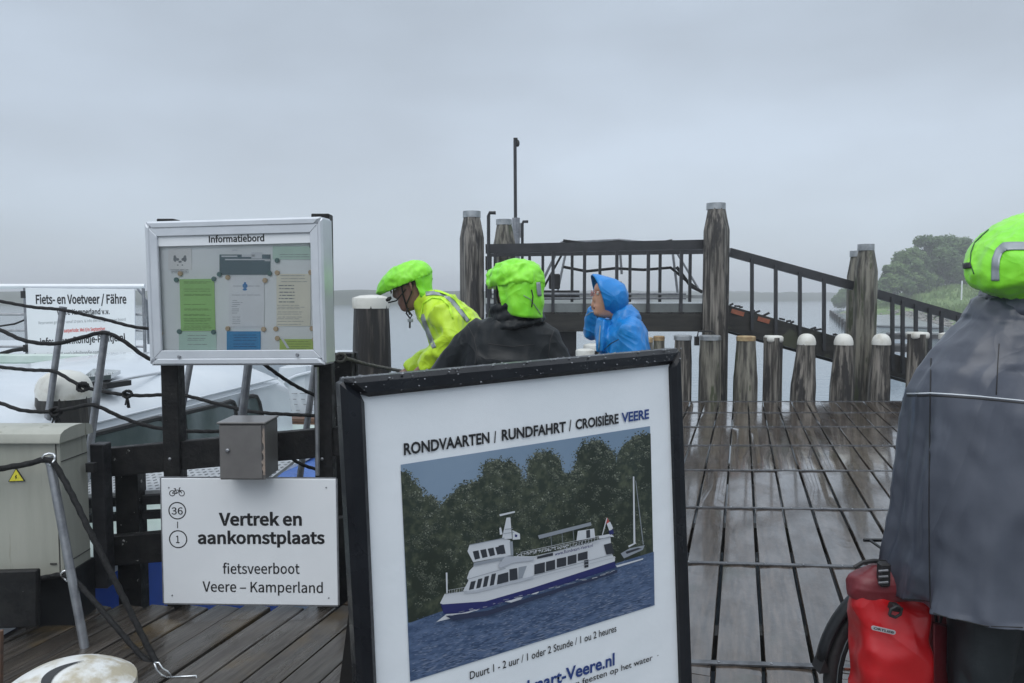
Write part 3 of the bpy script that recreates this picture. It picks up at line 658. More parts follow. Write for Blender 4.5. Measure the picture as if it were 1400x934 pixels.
fr = t.nodes.new('ShaderNodeFresnel'); fr.inputs[0].default_value = 1.5; t.links.new(fr.outputs[0], mx_.inputs[0]); t.links.new(tr2.outputs[0], mx_.inputs[1]); t.links.new(gl.outputs[0], mx_.inputs[2]); t.links.new(mx_.outputs[0], o_.inputs[0])
mb = MB(); ya_, yb_ = y0+.07, C1(500, 205).y+.002; mb.add([(i0x+.035, ya_, -.018), (i1x-.035, ya_, -.018), (i1x-.035, yb_, -.018), (i0x+.035, yb_, -.018)], [(0, 1, 2, 3)]); gp = mb.build('glass_pane', gm, case, local=True)
obj_text(ic, 'Informatiebord', C1(388, 192, 0), C1(704, 184, 0), 33/4.153*3.86/FPX, ink_m, case, lift=-.0150, bold=.012, sans=True)
for x, y in ((227, 843), (898, 832)):
    q = C1(x, y); mb = MB(); mb.lathe([(.009, -.006), (.009, .001), (.007, .004), (.002, .004)], (q.x, q.y, 0), 12); lk = mb.build('lock', steel_m, case, local=True, smooth=.6)
ZP = -.040
def C1p(x, y): return C1(x, y, ZP)
def paper(x0, y0_, x1, y1_, col, nm, z=0, skew=(0, 0)):
    m = mat(nm.replace(' ', '_'), col, tuple(c*.9 for c in col), rough=.6, scale=5, bump=.002)
    mb = MB(); quad(mb, [C1p(x0, y0_), C1p(x1, y0_+skew[0]), C1p(x1+skew[1], y1_), C1p(x0+skew[1], y1_)], ZP+z, ZP+z+.0012)
    return mb.build('notice', m, case, local=True, label=nm)
def dashes(x0, x1, ys_, m, par, z, h=2.0, seed=1, jit=.25, wl=(14, 60)):
    r = random.Random(seed); mb = MB(); k = 1/4.153*3.9/FPX
    for y in ys_:
        x = x0+r.uniform(0, 6); xe = x1-r.uniform(0, (x1-x0)*jit)
        while x < xe:
            w = min(r.uniform(*wl), xe-x); a = C1p(x, y); b_ = C1p(x+w, y-.0); hh = h*k
            quad(mb, [V((a.x, a.y-hh/2, 0)), V((b_.x, b_.y-hh/2, 0)), V((b_.x, b_.y+hh/2, 0)), V((a.x, a.y+hh/2, 0))], ZP+z, ZP+z+.0006); x += w+5
    return mb.build('print_lines', m, par, local=True, kind='stuff')
n_ = paper(168, 225, 300, 350, (.9, .9, .9), 'white notice with a pencilled animal face', .001)
mb = MB()
for x, y, rx, ry in ((207, 288, 11, 16), (262, 288, 11, 16), (222, 290, 8, 8), (250, 290, 8, 8), (235, 303, 10, 6), (222, 322, 5, 3), (248, 322, 5, 3), (205, 272, 8, 5), (263, 272, 8, 5)):
    q = C1p(x, y); k = 3.9/FPX/4.153; rs = [V((q.x+rx*k*math.cos(a*.524), q.y+ry*k*math.sin(a*.524), 0)) for a in range(12)]; quad(mb, rs, ZP+.0026, ZP+.003)
mb.build('face_print', grey_ink, n_, local=True, kind='stuff'); dashes(180, 292, (348, 357, 366), grey_ink, n_, .003, jit=.1)
n_ = paper(458, 262, 747, 377, (.13, .20, .23), 'dark blue green picture of a bridge and boats', .001)
mb = MB()
for x0_, y0_, x1_, y1_ in ((470, 268, 560, 276), (490, 287, 745, 294), (585, 262, 660, 276), (640, 250, 700, 285), (715, 290, 747, 300), (530, 234, 560, 240)):
    quad(mb, [C1p(x0_, y0_), C1p(x1_, y0_), C1p(x1_, y1_), C1p(x0_, y1_)], ZP+.0026, ZP+.003)
mb.build('bridge_print', white_m, n_, local=True, kind='stuff')
n_ = paper(760, 215, 985, 290, (.62, .80, .70), 'pale mint notice at the top right', .001); dashes(800, 985, (262, 275), grey_ink, n_, .003, jit=.1)
n_ = paper(232, 402, 428, 696, (.42, .72, .26), 'bright green notice', .002, (-2, 8)); dashes(255, 415, (417, 424, 458, 470, 488, 494, 545, 571, 577, 602, 608, 626, 634, 640, 655, 668, 678, 686), mat('green_print', (.10, .22, .05), rough=.6), n_, .0036, seed=4)
n_ = paper(512, 392, 712, 672, (.9, .92, .94), 'white notice with a small blue emblem', .002)
mb = MB()
for x, y, rx, ry in ((604, 440, 16, 14), (603, 460, 14, 7), (604, 424, 7, 6)):
    q = C1p(x, y); k = 3.9/FPX/4.153; quad(mb, [V((q.x+rx*k*math.cos(a*.785+.3), q.y+ry*k*math.sin(a*.785+.3), 0)) for a in range(8)], ZP+.0036, ZP+.004)
mb.build('emblem_print', mat('blue_print', (.06, .25, .55), rough=.5), n_, local=True, kind='stuff')
dashes(535, 690, (441,), grey_ink, n_, .0036, jit=.02); dashes(528, 695, (492,), grey_ink, n_, .0036, jit=.02); dashes(528, 590, (524, 535, 546, 556, 571, 582, 594, 617, 629, 640, 652), grey_ink, n_, .0036, seed=6, jit=.6)
n_ = paper(782, 372, 975, 668, (.92, .89, .76), 'cream timetable notice', .002); dashes(805, 955, (382, 399, 416), grey_ink, n_, .0036, jit=.1); dashes(795, 885, (438, 456, 476, 494, 512, 531), grey_ink, n_, .0036, h=5, jit=.05, wl=(8, 34)); dashes(785, 950, (550, 561, 570, 588, 600, 617, 627, 641, 658), grey_ink, n_, .0036, seed=8)
n_ = paper(500, 698, 692, 806, (.05, .32, .62), 'blue notice', .002); dashes(535, 672, (719, 733, 749, 770, 784), mat('navy_print', (.02, .10, .28), rough=.6), n_, .0036, seed=9, h=3, jit=.1)
n_ = paper(228, 700, 440, 806, (.62, .82, .72), 'mint notice under the green one', .0005); dashes(275, 400, (722, 738, 748, 772), grey_ink, n_, .003, seed=10)
n_ = paper(800, 742, 990, 808, (.52, .68, .15), 'lime notice in the lower right corner', .002); dashes(840, 985, (756, 770, 785, 797), mat('olive_print', (.25, .34, .08), rough=.6), n_, .0036, seed=11, h=3)
mb = MB(); quad(mb, [C1p(805, 735), C1p(820, 735), C1p(858, 795), C1p(842, 795)], ZP+.0042, ZP+.0048); mb.build('pale_stripe_print', white_m, n_, local=True)
wood_t = mat('wooden_button', (.58, .43, .27), rough=.5); grn_t = mat('green_button', (.10, .20, .19), rough=.4)
pm = {}
for kx, lst in (('w', ((238, 371), (508, 392), (719, 409), (788, 366), (978, 364), (508, 682), (711, 686), (780, 684), (986, 682), (789, 738), (1000, 744), (127, 710))), ('g', ((216, 406), (429, 401), (233, 699), (427, 702), (460, 375), (745, 369), (788, 296), (985, 215)))):
    for x, y in lst:
        if kx not in pm:
            mb = MB(); mb.lathe([(.0125, 0), (.0125, .006), (.010, .009), (.003, .009)], (0, 0, 0), 12); pm[kx] = mb.mesh(wood_t if kx == 'w' else grn_t, smooth=.6)
        q = C1p(x, y); o = link('pin_button', pm[kx], case); o.location = (q.x, q.y, ZP+.004)
# posts
for px0, px1, ztop in ((222, 245, 299), (430, 454, 292)):
    Yp = 3.98; a, b_ = P(px0, 600, Yp), P(px1, 600, Yp)
    zb_ = -.3; zt_ = z_at(ztop, Yp)
    mb = MB(); mb.box(((a.x+b_.x)/2, Yp+.045, (zb_+zt_)/2), (b_.x-a.x, .09, zt_-zb_)); po = mb.build('post', dark_m, case, bevel=.004)
    mb = MB(); q = P((px0+px1)/2-2, 628, Yp-.004); mb.lathe([(.009, -.008), (.009, -.003), (.004, .002)], (0, 0, 0), 8); mb.v = [q+V((a_.x, -a_.z, a_.y)) for a_ in mb.v]; mb.build('bolt', steel_m, po)
mb = MB(); mb.tube([P(433, 502, 3.93), P(434, 650, 3.93)], .011, 6); mb.build('conduit', steel_m, case, smooth=.6)

# ================================================================== departure sign
sg = Sheet(P(220, 654, 3.80), P(459, 655, 3.80)-P(220, 654, 3.80), (0, 0, 1))
vs = empty('departure_sign', mat=sg.m, label='white sign reading Vertrek en aankomstplaats under the notice case', cat='sign')
q0, q1, q2, q3 = sg.at(220, 654), sg.at(459, 655), sg.at(462, 828), sg.at(224, 825)
mb = MB(); quad(mb, [q3, q2, q1, q0], -.012, 0); mb.build('panel', white_m, vs, local=True, bevel=.002)
mb = MB(); e_ = [(q0, q1), (q1, q2), (q2, q3), (q3, q0)]
for a, b_ in e_: mb.beam(a+V((0, 0, -.006)), b_+V((0, 0, -.006)), .014, .005)
mb.build('edge_trim', steel_m, vs, local=True)
C4 = lambda x, y, z=0: sg.at(200+x/2.593, 480+y/2.593, z)
k4 = 3.8/FPX/2.593
obj_text(sg, 'Vertrek en', C4(258, 617), C4(552, 617), 41*k4, ink_m, vs, bold=.013, sans=True)
obj_text(sg, 'aankomstplaats', C4(183, 682), C4(633, 682), 40*k4, ink_m, vs, bold=.013, sans=True)
obj_text(sg, 'fietsveerboot', C4(272, 789), C4(544, 789), 35*k4, ink_m, vs, bold=.004, sans=True)
obj_text(sg, 'Veere – Kamperland', C4(200, 852), C4(626, 857), 35*k4, ink_m, vs, bold=.004, sans=True)
obj_text(sg, '36', C4(90, 579), C4(130, 579), 24*k4, ink_m, vs, bold=.004, sans=True); obj_text(sg, '1', C4(106, 680), C4(118, 680), 25*k4, ink_m, vs, bold=.004, sans=True)
def ringm(c, r, w, par, m=ink_m, n=36, z=.0006, name='ring_print', sx=1):
    mb = MB(); rs = [[V((c.x+(r+d)*math.cos(2*math.pi*i/n)*sx, c.y+(r+d)*math.sin(2*math.pi*i/n), z)) for i in range(n)] for d in (-w/2, w/2)]
    mb.rings(rs, cap=False); return mb.build(name, m, par, local=True)
ringm(C4(110, 566), 30*k4, 4.2*k4, vs); ringm(C4(113, 667), 31*k4, 4.2*k4, vs)
def line2(mb, pts, w, z0=.0003, z1=.0010):
    for a, b_ in zip(pts, pts[1:]): mb.beam(V((a.x, a.y, (z0+z1)/2)), V((b_.x, b_.y, (z0+z1)/2)), w, z1-z0)
mb = MB(); line2(mb, [C4(111, 605), C4(111, 628)], 3*k4); mb.build('link_line', ink_m, vs, local=True)
def bike_icon(f, x, y, s_, par, m=ink_m, w=1.0):
    """little bicycle print; x,y centre in f's map, s_ half width"""
    mb = MB(); k = 1
    for cx_ in (-.62, .62):
        pts = [f(x+s_*(cx_+.36*math.cos(a*.5236)), y+s_*(.22+.36*math.sin(a*.5236))) for a in range(13)]; line2(mb, pts, w)
    for l_ in ([(-.62, .22), (-.2, -.2), (.35, -.2), (.62, .22)], [(-.2, -.2), (0, .25), (.35, -.2)], [(0, .25), (-.62, .22)], [(-.2, -.2), (-.28, -.38)], [(-.42, -.38), (-.14, -.38)], [(.35, -.2), (.28, -.45), (.45, -.5)]):
        line2(mb, [f(x+s_*a, y+s_*b_) for a, b_ in l_], w)
    mb.build('bicycle_print', m, par, local=True)
bike_icon(C4, 109, 498, 27, vs, w=2.6*k4)
for x, y in ((80, 484), (638, 484), (92, 866), (647, 875)):
    q = C4(x, y); mb = MB(); mb.lathe([(.004, 0), (.004, .002), (.001, .003)], (q.x, q.y, 0), 8); mb.build('screw', steel_m, vs, local=True)
# grey metal box on the beam
mbx = empty('metal_letter_box', P(335, 656, 3.75), 'small grey brown metal box mounted above the departure sign', 'box')
Yb = 3.66; a, b_ = P(299, 580, Yb), P(362, 578, Yb); c_ = P(360, 656, Yb)
mb = MB(); mb.box(((a.x+b_.x)/2, Yb+.10, (a.z+c_.z)/2), (b_.x-a.x, .20, a.z-c_.z)); mb.build('body', box_m, mbx, bevel=.004)
mb = MB(); mb.box(((a.x+b_.x)/2, Yb+.095, a.z+.006), (b_.x-a.x+.012, .215, .010)); mb.build('lid', box_m, mbx, bevel=.003)
mb = MB(); mb.box(((a.x+b_.x)/2-.004, Yb-.004, (a.z+c_.z)/2), (b_.x-a.x-.02, .008, a.z-c_.z-.012)); mb.build('door', box_m, mbx, bevel=.002)
q = P(311.5, 616, Yb-.01); mb = MB(); mb.lathe([(.010, -.004), (.010, .006), (.005, .010)], (0, 0, 0), 10); mb.v = [q+V((a_.x, -a_.z, a_.y)) for a_ in mb.v]; mb.build('lock', steel_m, mbx)
mb = MB()
rr = random.Random(3); zz = a.z-.02; pts = []
while zz > c_.z+.01: pts.append((b_.x-.002-rr.uniform(.0, .016), zz)); zz -= .016
rs = [[V((x, Yb-.0085, z)), V((b_.x+.0005, Yb-.0085, z))] for x, z in pts]; mb.rings(rs, cap=False, closed=False); mb.build('peeled_paint', mat('peeled_edge', (.34, .27, .22), (.2, .17, .15), rough=.8, scale=40), mbx)

# ================================================================== ropes and stanchions at the left gangway
def stanchion(t0, b0, Y, Yb_, label, r=.022, ring=()):
    o = empty('rope_stanchion', P(*b0, Yb_), label, 'post', 'leaning rope stanchions of the near gangway')
    mb = MB(); a, b_ = P(*b0, Yb_), P(*t0, Y); mb.tube([a, b_], r, 9); mb.build('tube', steel_m, o, smooth=.7)
    mb = MB(); mb.tube([b_-(b_-a).normalized()*.02, b_+(b_-a).normalized()*.012], r*1.12, 9); mb.build('end_cap', steel_m, o, smooth=.7)
    for f, p in enumerate(ring):
        q = P(*p, Y-.02); n = 12; mb = MB(); rr_ = .026
        rs = [q+V((rr_*math.cos(2*math.pi*i/n), .01*math.sin(4*math.pi*i/n), rr_*math.sin(2*math.pi*i/n))) for i in range(n+1)]
        mb.tube(rs, .006, 6); mb.build('eye_ring', mat('bright_ring', (.6, .62, .64), rough=.25, metal=.8), o, smooth=True)
    return o
stanchion((86, 422), (56, 640), 5.0, 5.0, 'leaning stanchion in front of the white ferry sign, leftmost of its row', .021)
stanchion((144, 455), (116, 665), 4.45, 4.45, 'leaning stanchion right of the battered white domed pile', .021)
stanchion((274, 420), (232, 655), 5.0, 5.0, 'leaning stanchion seen just right of the left black post of the case', .021)
stanchion((351, 400), (322, 650), 4.5, 4.5, 'leaning stanchion rising behind the small metal box', .024)
stanchion((440, 430), (408, 668), 4.95, 4.95, 'leaning stanchion left of the right black post of the case', .021)
stanchion((68, 628), (118, 897), 3.52, 3.42, 'front stanchion leaning the other way before the grey cabinet', .020, ring=((67, 628), (92, 787)))
def rope(pts, label, r=.0105, m=None, sag=0, knots=(), tails=()):
    q = [P(x, y, Y) for x, y, Y in pts]
    # smooth through the points
    sm = []
    for i in range(len(q)-1):
        p0, p1, p2, p3 = q[max(i-1, 0)], q[i], q[i+1], q[min(i+2, len(q)-1)]
        for j in range(8):
            u = j/8; sm.append(.5*((2*p1)+(p2-p0)*u+(2*p0-5*p1+4*p2-p3)*u*u+(3*p1-p0-3*p2+p3)*u**3))
    sm.append(q[-1])
    L = [0]
    for a, b_ in zip(sm, sm[1:]): L.append(L[-1]+(b_-a).length)
    mb = MB(); n = 9; rs = []
    # laid rope: three strands twisting
    tot = L[-1]; N_ = min(320, max(20, int(tot/.010)))
    cur = 0; P_ = []
    for i in range(N_+1):
        s_ = tot*i/N_
        while cur < len(L)-2 and L[cur+1] < s_: cur += 1
        f = (s_-L[cur])/max(1e-6, L[cur+1]-L[cur]); P_.append((sm[cur].lerp(sm[cur+1], f), s_))
    for i, (p, s_) in enumerate(P_):
        t_ = (P_[min(i+1, N_)][0]-P_[max(i-1, 0)][0]).normalized(); a = (V((0, 0, 1))-t_*t_.z).normalized() if abs(t_.z) < .95 else V((1, 0, 0)); b_ = t_.cross(a)
        rs.append([p+(a*math.cos(2*math.pi*j/n)+b_*math.sin(2*math.pi*j/n))*r*(1+.10*math.cos(3*(2*math.pi*j/n)-s_*95)) for j in range(n)])
    mb.rings(rs)
    o = empty('rope', q[0], label, 'rope', 'dark ropes strung along the near gangway')
    mb.build('line', m or rope_m, o, smooth=True)
    for (x, y, Y, s_) in knots:
        kb = MB(); c = P(x, y, Y)
        for k in range(4):
            a = rnd.uniform(0, 3); pts_ = [c+V((s_*math.cos(a+i*.9)*.9, s_*.5*math.sin(i*1.3+k), s_*math.sin(a+i*.9)*.8)) for i in range(7)]; kb.tube(pts_, r*.75, 6)
        kb.build('knot', m or rope_m, o, smooth=True, kind='stuff')
    for (x, y, Y, n_t, ln) in tails:
        kb = MB(); c = P(x, y, Y)
        for k in range(n_t):
            dx = rnd.uniform(-.03, .03); kb.tube([c, c+V((dx*.6, rnd.uniform(-.01, .01), -ln*.5)), c+V((dx, 0, -ln*rnd.uniform(.7, 1.1)))], r*.45, 5)
        kb.build('frayed_end', m or rope_m, o, kind='stuff')
    return o
rope([(-40, 406, 5), (0, 412, 5), (45, 420, 5), (87, 424, 4.98), (140, 436, 4.99), (200, 449, 5), (260, 440, 5)], 'topmost rope crossing the ferry sign to the top of the leftmost leaning stanchion')
rope([(-40, 435, 4.5), (0, 451, 4.45), (35, 466, 4.4), (75, 470, 4.4), (110, 462, 4.42), (143, 455, 4.42), (170, 467, 4.43), (203, 490, 4.45), (250, 505, 4.5)], 'rope sagging across the middle of the ferry sign', r=.0115)
rope([(-40, 498, 5), (0, 502, 5), (40, 506, 5), (74, 508, 4.97), (100, 522, 4.95), (118, 530, 4.95), (150, 537, 4.95), (190, 541, 4.96), (246, 540, 4.97), (300, 553, 4.95), (345, 563, 4.93), (400, 567, 4.93), (424, 568, 4.92), (470, 572, 4.9)], 'rope passing the white dome and knotted with a frayed tassel', r=.0115, knots=((113, 529, 4.93, .035), (174, 539, 4.94, .028)), tails=((174, 541, 4.93, 7, .075),))
rope([(-40, 540, 4.5), (0, 551, 4.45), (30, 561, 4.42), (70, 563, 4.4), (100, 558, 4.4), (128, 554, 4.41), (165, 570, 4.43), (200, 582, 4.45), (245, 589, 4.46), (300, 590, 4.47), (330, 590, 4.47)], 'lower rope in front of the black pile, frayed beside the stanchion', r=.011, knots=((76, 563, 4.39, .03),), tails=((76, 566, 4.39, 8, .07),))
rope([(350, 488, 4.5), (365, 501, 4.55), (398, 524, 4.7), (432, 541, 4.85), (470, 552, 4.95)], 'short rope slanting down under the right half of the notice case', r=.011)
rope([(380, 608, 4.6), (405, 631, 4.7), (434, 642, 4.85), (470, 648, 4.9)], 'short low rope between metal box and right black post', r=.0105)
rope([(462, 489, 4.25), (476, 491, 4.3), (500, 498, 4.5), (530, 504, 4.8), (560, 509, 5.1), (640, 520, 5.6)], 'frayed grey rope tied to the fence post passing the dark pile', m=ropeg_m, r=.011, knots=((466, 489, 4.25, .03),))
cl_ = rope([(-40, 650, 3.5), (0, 641, 3.5), (35, 635, 3.5), (67, 629, 3.5), (84, 650, 3.49), (105, 690, 3.46), (122, 725, 3.43), (145, 770, 3.4), (175, 830, 3.36), (200, 880, 3.32), (217, 912, 3.28)], 'rope falling from the front stanchion top to the steel snap hook on the deck', r=.0135)
rope([(40, 791, 3.6), (60, 790, 3.55), (92, 787, 3.5), (120, 812, 3.45), (155, 853, 3.38), (190, 893, 3.32), (213, 913, 3.28)], 'lower rope running from cabinet foot through the eye to the snap hook', r=.012)
mb = MB(); brt = mat('bright_steel', (.62, .64, .66), rough=.2, metal=.85)
hk = empty('snap_hook', P(225, 915, 3.27), 'bright steel snap hook joining both ropes above the deck', 'hook')
mb.tube([P(x, y, 3.15) for x, y in ((211, 906), (214, 916), (221, 923), (229, 927), (234, 924), (229, 918), (222, 914), (217, 906), (211, 906))], .0042, 6); mb.build('spring_hook', brt, hk, smooth=True)
mb = MB(); mb.tube([P(x, y, 3.15) for x, y in ((229, 926), (250, 925), (268, 924), (270, 931), (272, 945))], .0042, 6); mb.build('steel_link', brt, hk, smooth=True)
# brown pole at the very left edge
mb = MB(); mb.tube([P(0, 1010, 2.6), P(1, 862, 2.6)], .009, 7); tag(mb.build('thin_stake', mat('rusty_rod', (.12, .06, .035), (.06, .04, .03), rough=.7, scale=20)), 'thin rusty rod at the left edge beside the rust spotted bollard', 'rod')

# ================================================================== tread plate gangway
tg = empty('tread_plate_gangway', P(300, 665, 4.4), 'wet perforated steel gangway plate behind the fence', 'gangway')
a, b_, c_, d_ = V((-2.5, 4.15, .505)), V((-1.35, 4.15, .575)), V((-1.35, 4.80, .575)), V((-2.5, 4.80, .505))
mb = MB(); mb.prism([a, b_, c_, d_], (0, 0, -.02)); mb.build('plate', checker_m, tg)
mb = MB(); u_ = (b_-a)/30; v_ = (d_-a)/9
for i in range(30):
    for j in range(9):
        cq = a+u_*(i+.5)+v_*(j+.5)+V((0, 0, .0015)); s1, s2 = (.40, .16) if (i+j) % 2 else (.30, .30)
        mb.add([cq-u_*s1-v_*.0, cq+v_*s2, cq+u_*s1, cq-v_*s2], [(0, 1, 2, 3)])
mb.build('perforation', mat('dark_hole', (.10, .11, .12), rough=.6), tg, kind='stuff')
mb = MB()
for k, (zo, th) in enumerate(((-.045, .05), (-.13, .04))): mb.beam(a+V((0, -.01, zo)), b_+V((0, -.01, zo)), .05, th)
mb.build('side_beam', darkb_m, tg)
mb = MB(); mb.prism([P(456, 660, 4.45), P(482, 660, 4.45), P(482, 703, 4.4), P(456, 700, 4.4)], (0, .02, 0)); mb.build('end_panel', checker_m, tg)

# ================================================================== boats at the left
yb = empty('white_motor_boat', (-2.7, 6, WZ), 'white cabin motor boat with blue hull and tinted windows behind the fence', 'boat')
def wl(Y): return -2.858+.135*(Y-5.3)      # cabin wall line
def hl(Y): return -2.30+.12*(Y-4.4)        # hull side line
Ya, Yz = 3.0, 8.45
mb = MB(); rs = []
for Y in [3.0+.5*i for i in range(15)]:
    f = max(0, (Y-8.2)/1.8); xh = hl(Y)-.9*f*f; sh = .03+.05*max(0, (Y-5)/4)
    rs.append([V((xh, Y, sh)), V((xh-.01, Y, -.1)), V((xh-.06, Y, -.7)), V((xh-.25, Y, WZ-.3)), V((-4.2, Y, WZ-.4)), V((-5.6+.4*f, Y, WZ-.2)), V((-5.8+.9*f, Y, sh))])
mb.rings(rs); mb.build('hull', hullblue_m, yb, smooth=.5)
mb = MB()
for i in range(14):
    y_, y2 = 3.0+.5*i, 3.5+.5*i
    if y2 > 9.6: break
    fx = lambda Y: hl(Y)-.9*max(0, (Y-8.2)/1.8)**2
    mb.beam((fx(y_)+.012, y_, .035+.05*max(0, (y_-5)/4)), (fx(y2)+.012, y2, .035+.05*max(0, (y2-5)/4)), .05, .035)
mb.build('rubbing_strake', gel_m, yb)
mb = MB(); rs = []
for Y in [3.0+.5*i for i in range(14)]:
    sh = .045+.05*max(0, (Y-5)/4); rs.append([V((hl(Y)-.03-.9*max(0, (Y-8.2)/1.8)**2, Y, sh)), V((-4, Y, sh+.05)), V((-5.7, Y, sh))])
mb.rings(rs, cap=False, closed=False); mb.build('side_deck', green_deck_m, yb)
# cabin: wall, moulded shoulder, cambered roof
def crown(Y):
    # cross-section points from foot of wall to the far side
    e = max(0, (Ya+.9-Y)/.9); f = max(0, (Y-(Yz-.7))/.7); s_ = 1-.18*f*f; x = wl(Y); g_ = .80+.20*min(1, max(0, (Y-4)/3.5))
    return [V((x+.02, Y, .06)), V((x, Y, .35)), V((x-.02, Y, .62*s_)), V((x-.03, Y, .70*s_)), V((x-.06, Y, .735*s_)), V((x-.13, Y, (.735+.075*g_)*s_)), V((x-.32, Y, (.735+.16*g_)*s_)), V((x-.62, Y, (.735+.25*g_)*s_)), V((x-1.0, Y, (.735+.285*g_)*s_)), V((x-1.5, Y, (.735+.285*g_)*s_)), V((x-2.2, Y, .85*s_)), V((x-2.5, Y, .6*s_)), V((x-2.55, Y, .06))]
mb = MB(); mb.rings([crown(Ya+(Yz-Ya)*i/18) for i in range(19)]); mb.build('cabin', gel_m, yb, smooth=.7)
mb = MB()
for dz, dx, r in ((.715, .0, .010), (.665, .015, .006)):
    mb.tube([V((wl(Ya)+dx-.02, Ya, dz)), V((wl(Yz-.3)+dx-.02, Yz-.3, dz))], r, 6)
mb.build('moulding', gel_m, yb, smooth=.7)
def wpt(px, py):                            # seen direction to the cabin wall plane
    d = ray(px, py); c = V((0, 0, EYE)); n_ = V((1, -.135, 0)); O = V((wl(5.3)+.004, 5.3, 0)); t_ = (O-c).dot(n_)/d.dot(n_); return c+d*t_
def window(poly, nm='window'):
    q = [wpt(*p) for p in poly]; n_ = V((1, -.135, 0)).normalized(); cn = sum(q, V())/len(q)
    mb = MB(); mb.prism([cn+(p-cn)*1.0+n_*.0 for p in q], n_*.03); w_ = mb.build('window', rubber_m, yb)
    mb = MB(); mb.tube([p+n_*.026 for p in q]+[q[0]+n_*.026], .020, 6); mb.build('rubber_seal', rubber_m, w_)
    mb = MB(); hh = max(p.z for p in q)-min(p.z for p in q); ww = max(p.y for p in q)-min(p.y for p in q)
    mb.prism([V((cn.x+(p.x-cn.x)*(1-.16/ww), cn.y+(p.y-cn.y)*(1-.16/ww), cn.z+(p.z-cn.z)*(1-.08/hh)))+n_*.029 for p in q], n_*.006); mb.build('pane', wglass_m, w_)
window([(86, 603), (130, 592), (212, 571.5), (219, 572), (223, 576), (226, 585), (236, 660), (70, 680)])
window([(240, 566), (300, 552), (311, 548.5), (315, 549.5), (318, 556), (324, 628), (246, 640)])
window([(328, 545), (333, 542.5), (342, 541), (347, 542), (351, 550), (362, 600), (332, 612)])
mb = MB()
rr_ = [(138, 526, 5.6), (180, 517, 6.1), (219, 510, 6.7), (245, 506, 7.2), (268, 503, 7.7)]
mb.tube([P(*p) for p in rr_], .012, 6)
for x, y, Y in ((222, 509, 6.75),): mb.tube([P(x, y, Y), P(x-9, y+9, Y-.05)], .01, 6)
mb.build('grab_rail', brt, yb, smooth=.7)
mb = MB(); mb.prism([P(112, 522, 5.5), P(152, 518, 5.7), P(165, 511, 6.3), P(128, 509, 6.2)], (0, 0, .03)); sp_ = mb.build('solar_panel', wglass_m, yb)
mb = MB(); mb.beam(P(128, 528, 5.6), P(163, 523, 5.9), .2, .04); mb.build('panel_bracket', rubber_m, sp_)
mb = MB(); mb.prism([P(374, 640, 6.8), P(436, 622, 7.6), P(436, 662, 6.6), P(374, 668, 6.0)], (0, 0, -.06)); mb.build('blue_cover', tarp_m, yb)

b2 = empty('moored_sloop', (-2.6, 9.6, WZ), 'white moored sloop with wooden trim behind the right black post', 'boat')
mb = MB(); rs = []
Yq = 9.3
def q2_(px, py, Y=Yq): return P(px, py, Y)
for i in range(9):
    u = i/8; z = .72-.75*u; xl_ = P(386, 540, Yq).x+.12*math.sin(u*3.14*.5)*0+.10*(u*u)-.06*math.sin(math.pi*min(1, u+.15)); rs.append([V((xl_, Yq, z)), V((xl_+.1, Yq-.08, z)), V((xl_+.35, Yq-.1, z+.03*(1-u))), V((xl_+.62, Yq+.1, z)), V((xl_+.62, Yq+3, z)), V((xl_, Yq+3, z))])
mb.rings(rs[::-1]); mb.build('topsides', gel_m, b2, smooth=.6)
mb = MB(); mb.box((-2.35, Yq+1.4, -.75), (.75, 3.1, 1.3)); mb.build('hull', gel_m, b2, bevel=.1)
for k in range(4):
    mb = MB(); z = z_at(572+5*k, Yq-.3); mb.beam((P(391+k, 575, Yq-.3).x, Yq-.3, z), (P(455, 575, Yq-.3).x, Yq-.3, z), .3, .036); mb.build('wooden_strake', teak_m, b2)
mb = MB()
for y in (538, 546, 553, 561):
    x = 389
    while x < 440: mb.beam(P(x, y, Yq-.12), P(x+rnd.uniform(4, 10), y, Yq-.12), .01, .008); x += rnd.uniform(9, 16)
mb.build('stitch_mark', grey_ink, b2, kind='stuff')
mb = MB(); mb.tube([P(x, y, Yq-.12) for x, y in ((390, 560), (385, 545), (385, 530), (390, 521), (405, 514), (440, 505))], .018, 6); mb.build('toe_rail', gel_m, b2, smooth=.7)

fb_ = empty('passenger_ferry', (-6.5, 12, WZ), 'pale ferry with tube railings carrying the Fiets- en Voetveer sign', 'boat')
YR = 9.9
mb = MB(); xr_ = P(212, 400, YR).x; fz = z_at(503, YR)
rs = []
for Y, xo in ((YR-.1, 0), (YR+1, .15), (YR+6, .1)):
    rs.append([V((-12, Y, WZ-.3)), V((xr_+xo-.3, Y, WZ-.3)), V((xr_+xo, Y, fz-.25)), V((xr_+xo, Y, fz)), V((-12, Y, fz))])
mb.rings(rs); mb.build('hull', gel_m, fb_, smooth=.5)
mb = MB(); mb.box(((-12+xr_)/2, YR-.16, z_at(487, YR)-.02), (xr_+12, .12, .12)); mb.build('bulwark', green_deck_m, fb_, bevel=.02)
mb = MB(); mb.prism([V((-12, YR-.1, fz+.01)), V((xr_, YR-.1, fz+.01)), P(212, 530, YR-1.6), P(-60, 560, YR-1.8)], (0, 0, -.05)); mb.build('foredeck', green_deck_m, fb_)
for py, r in ((391.5, .03), (430, .016), (452, .014), (474, .014)):
    mb = MB(); mb.tube([(-12, YR, z_at(py, YR)), (P(198, py, YR).x, YR, z_at(py, YR))], r, 8); mb.build('rail_tube', white_m if r > .02 else steel_m, fb_, smooth=.7)
for px in (-80, 34, 196):
    mb = MB(); x = P(px, 400, YR).x; mb.tube([(x, YR, fz-.05), (x, YR, z_at(391.5, YR))], .02, 8); mb.build('rail_post', steel_m, fb_, smooth=.7)
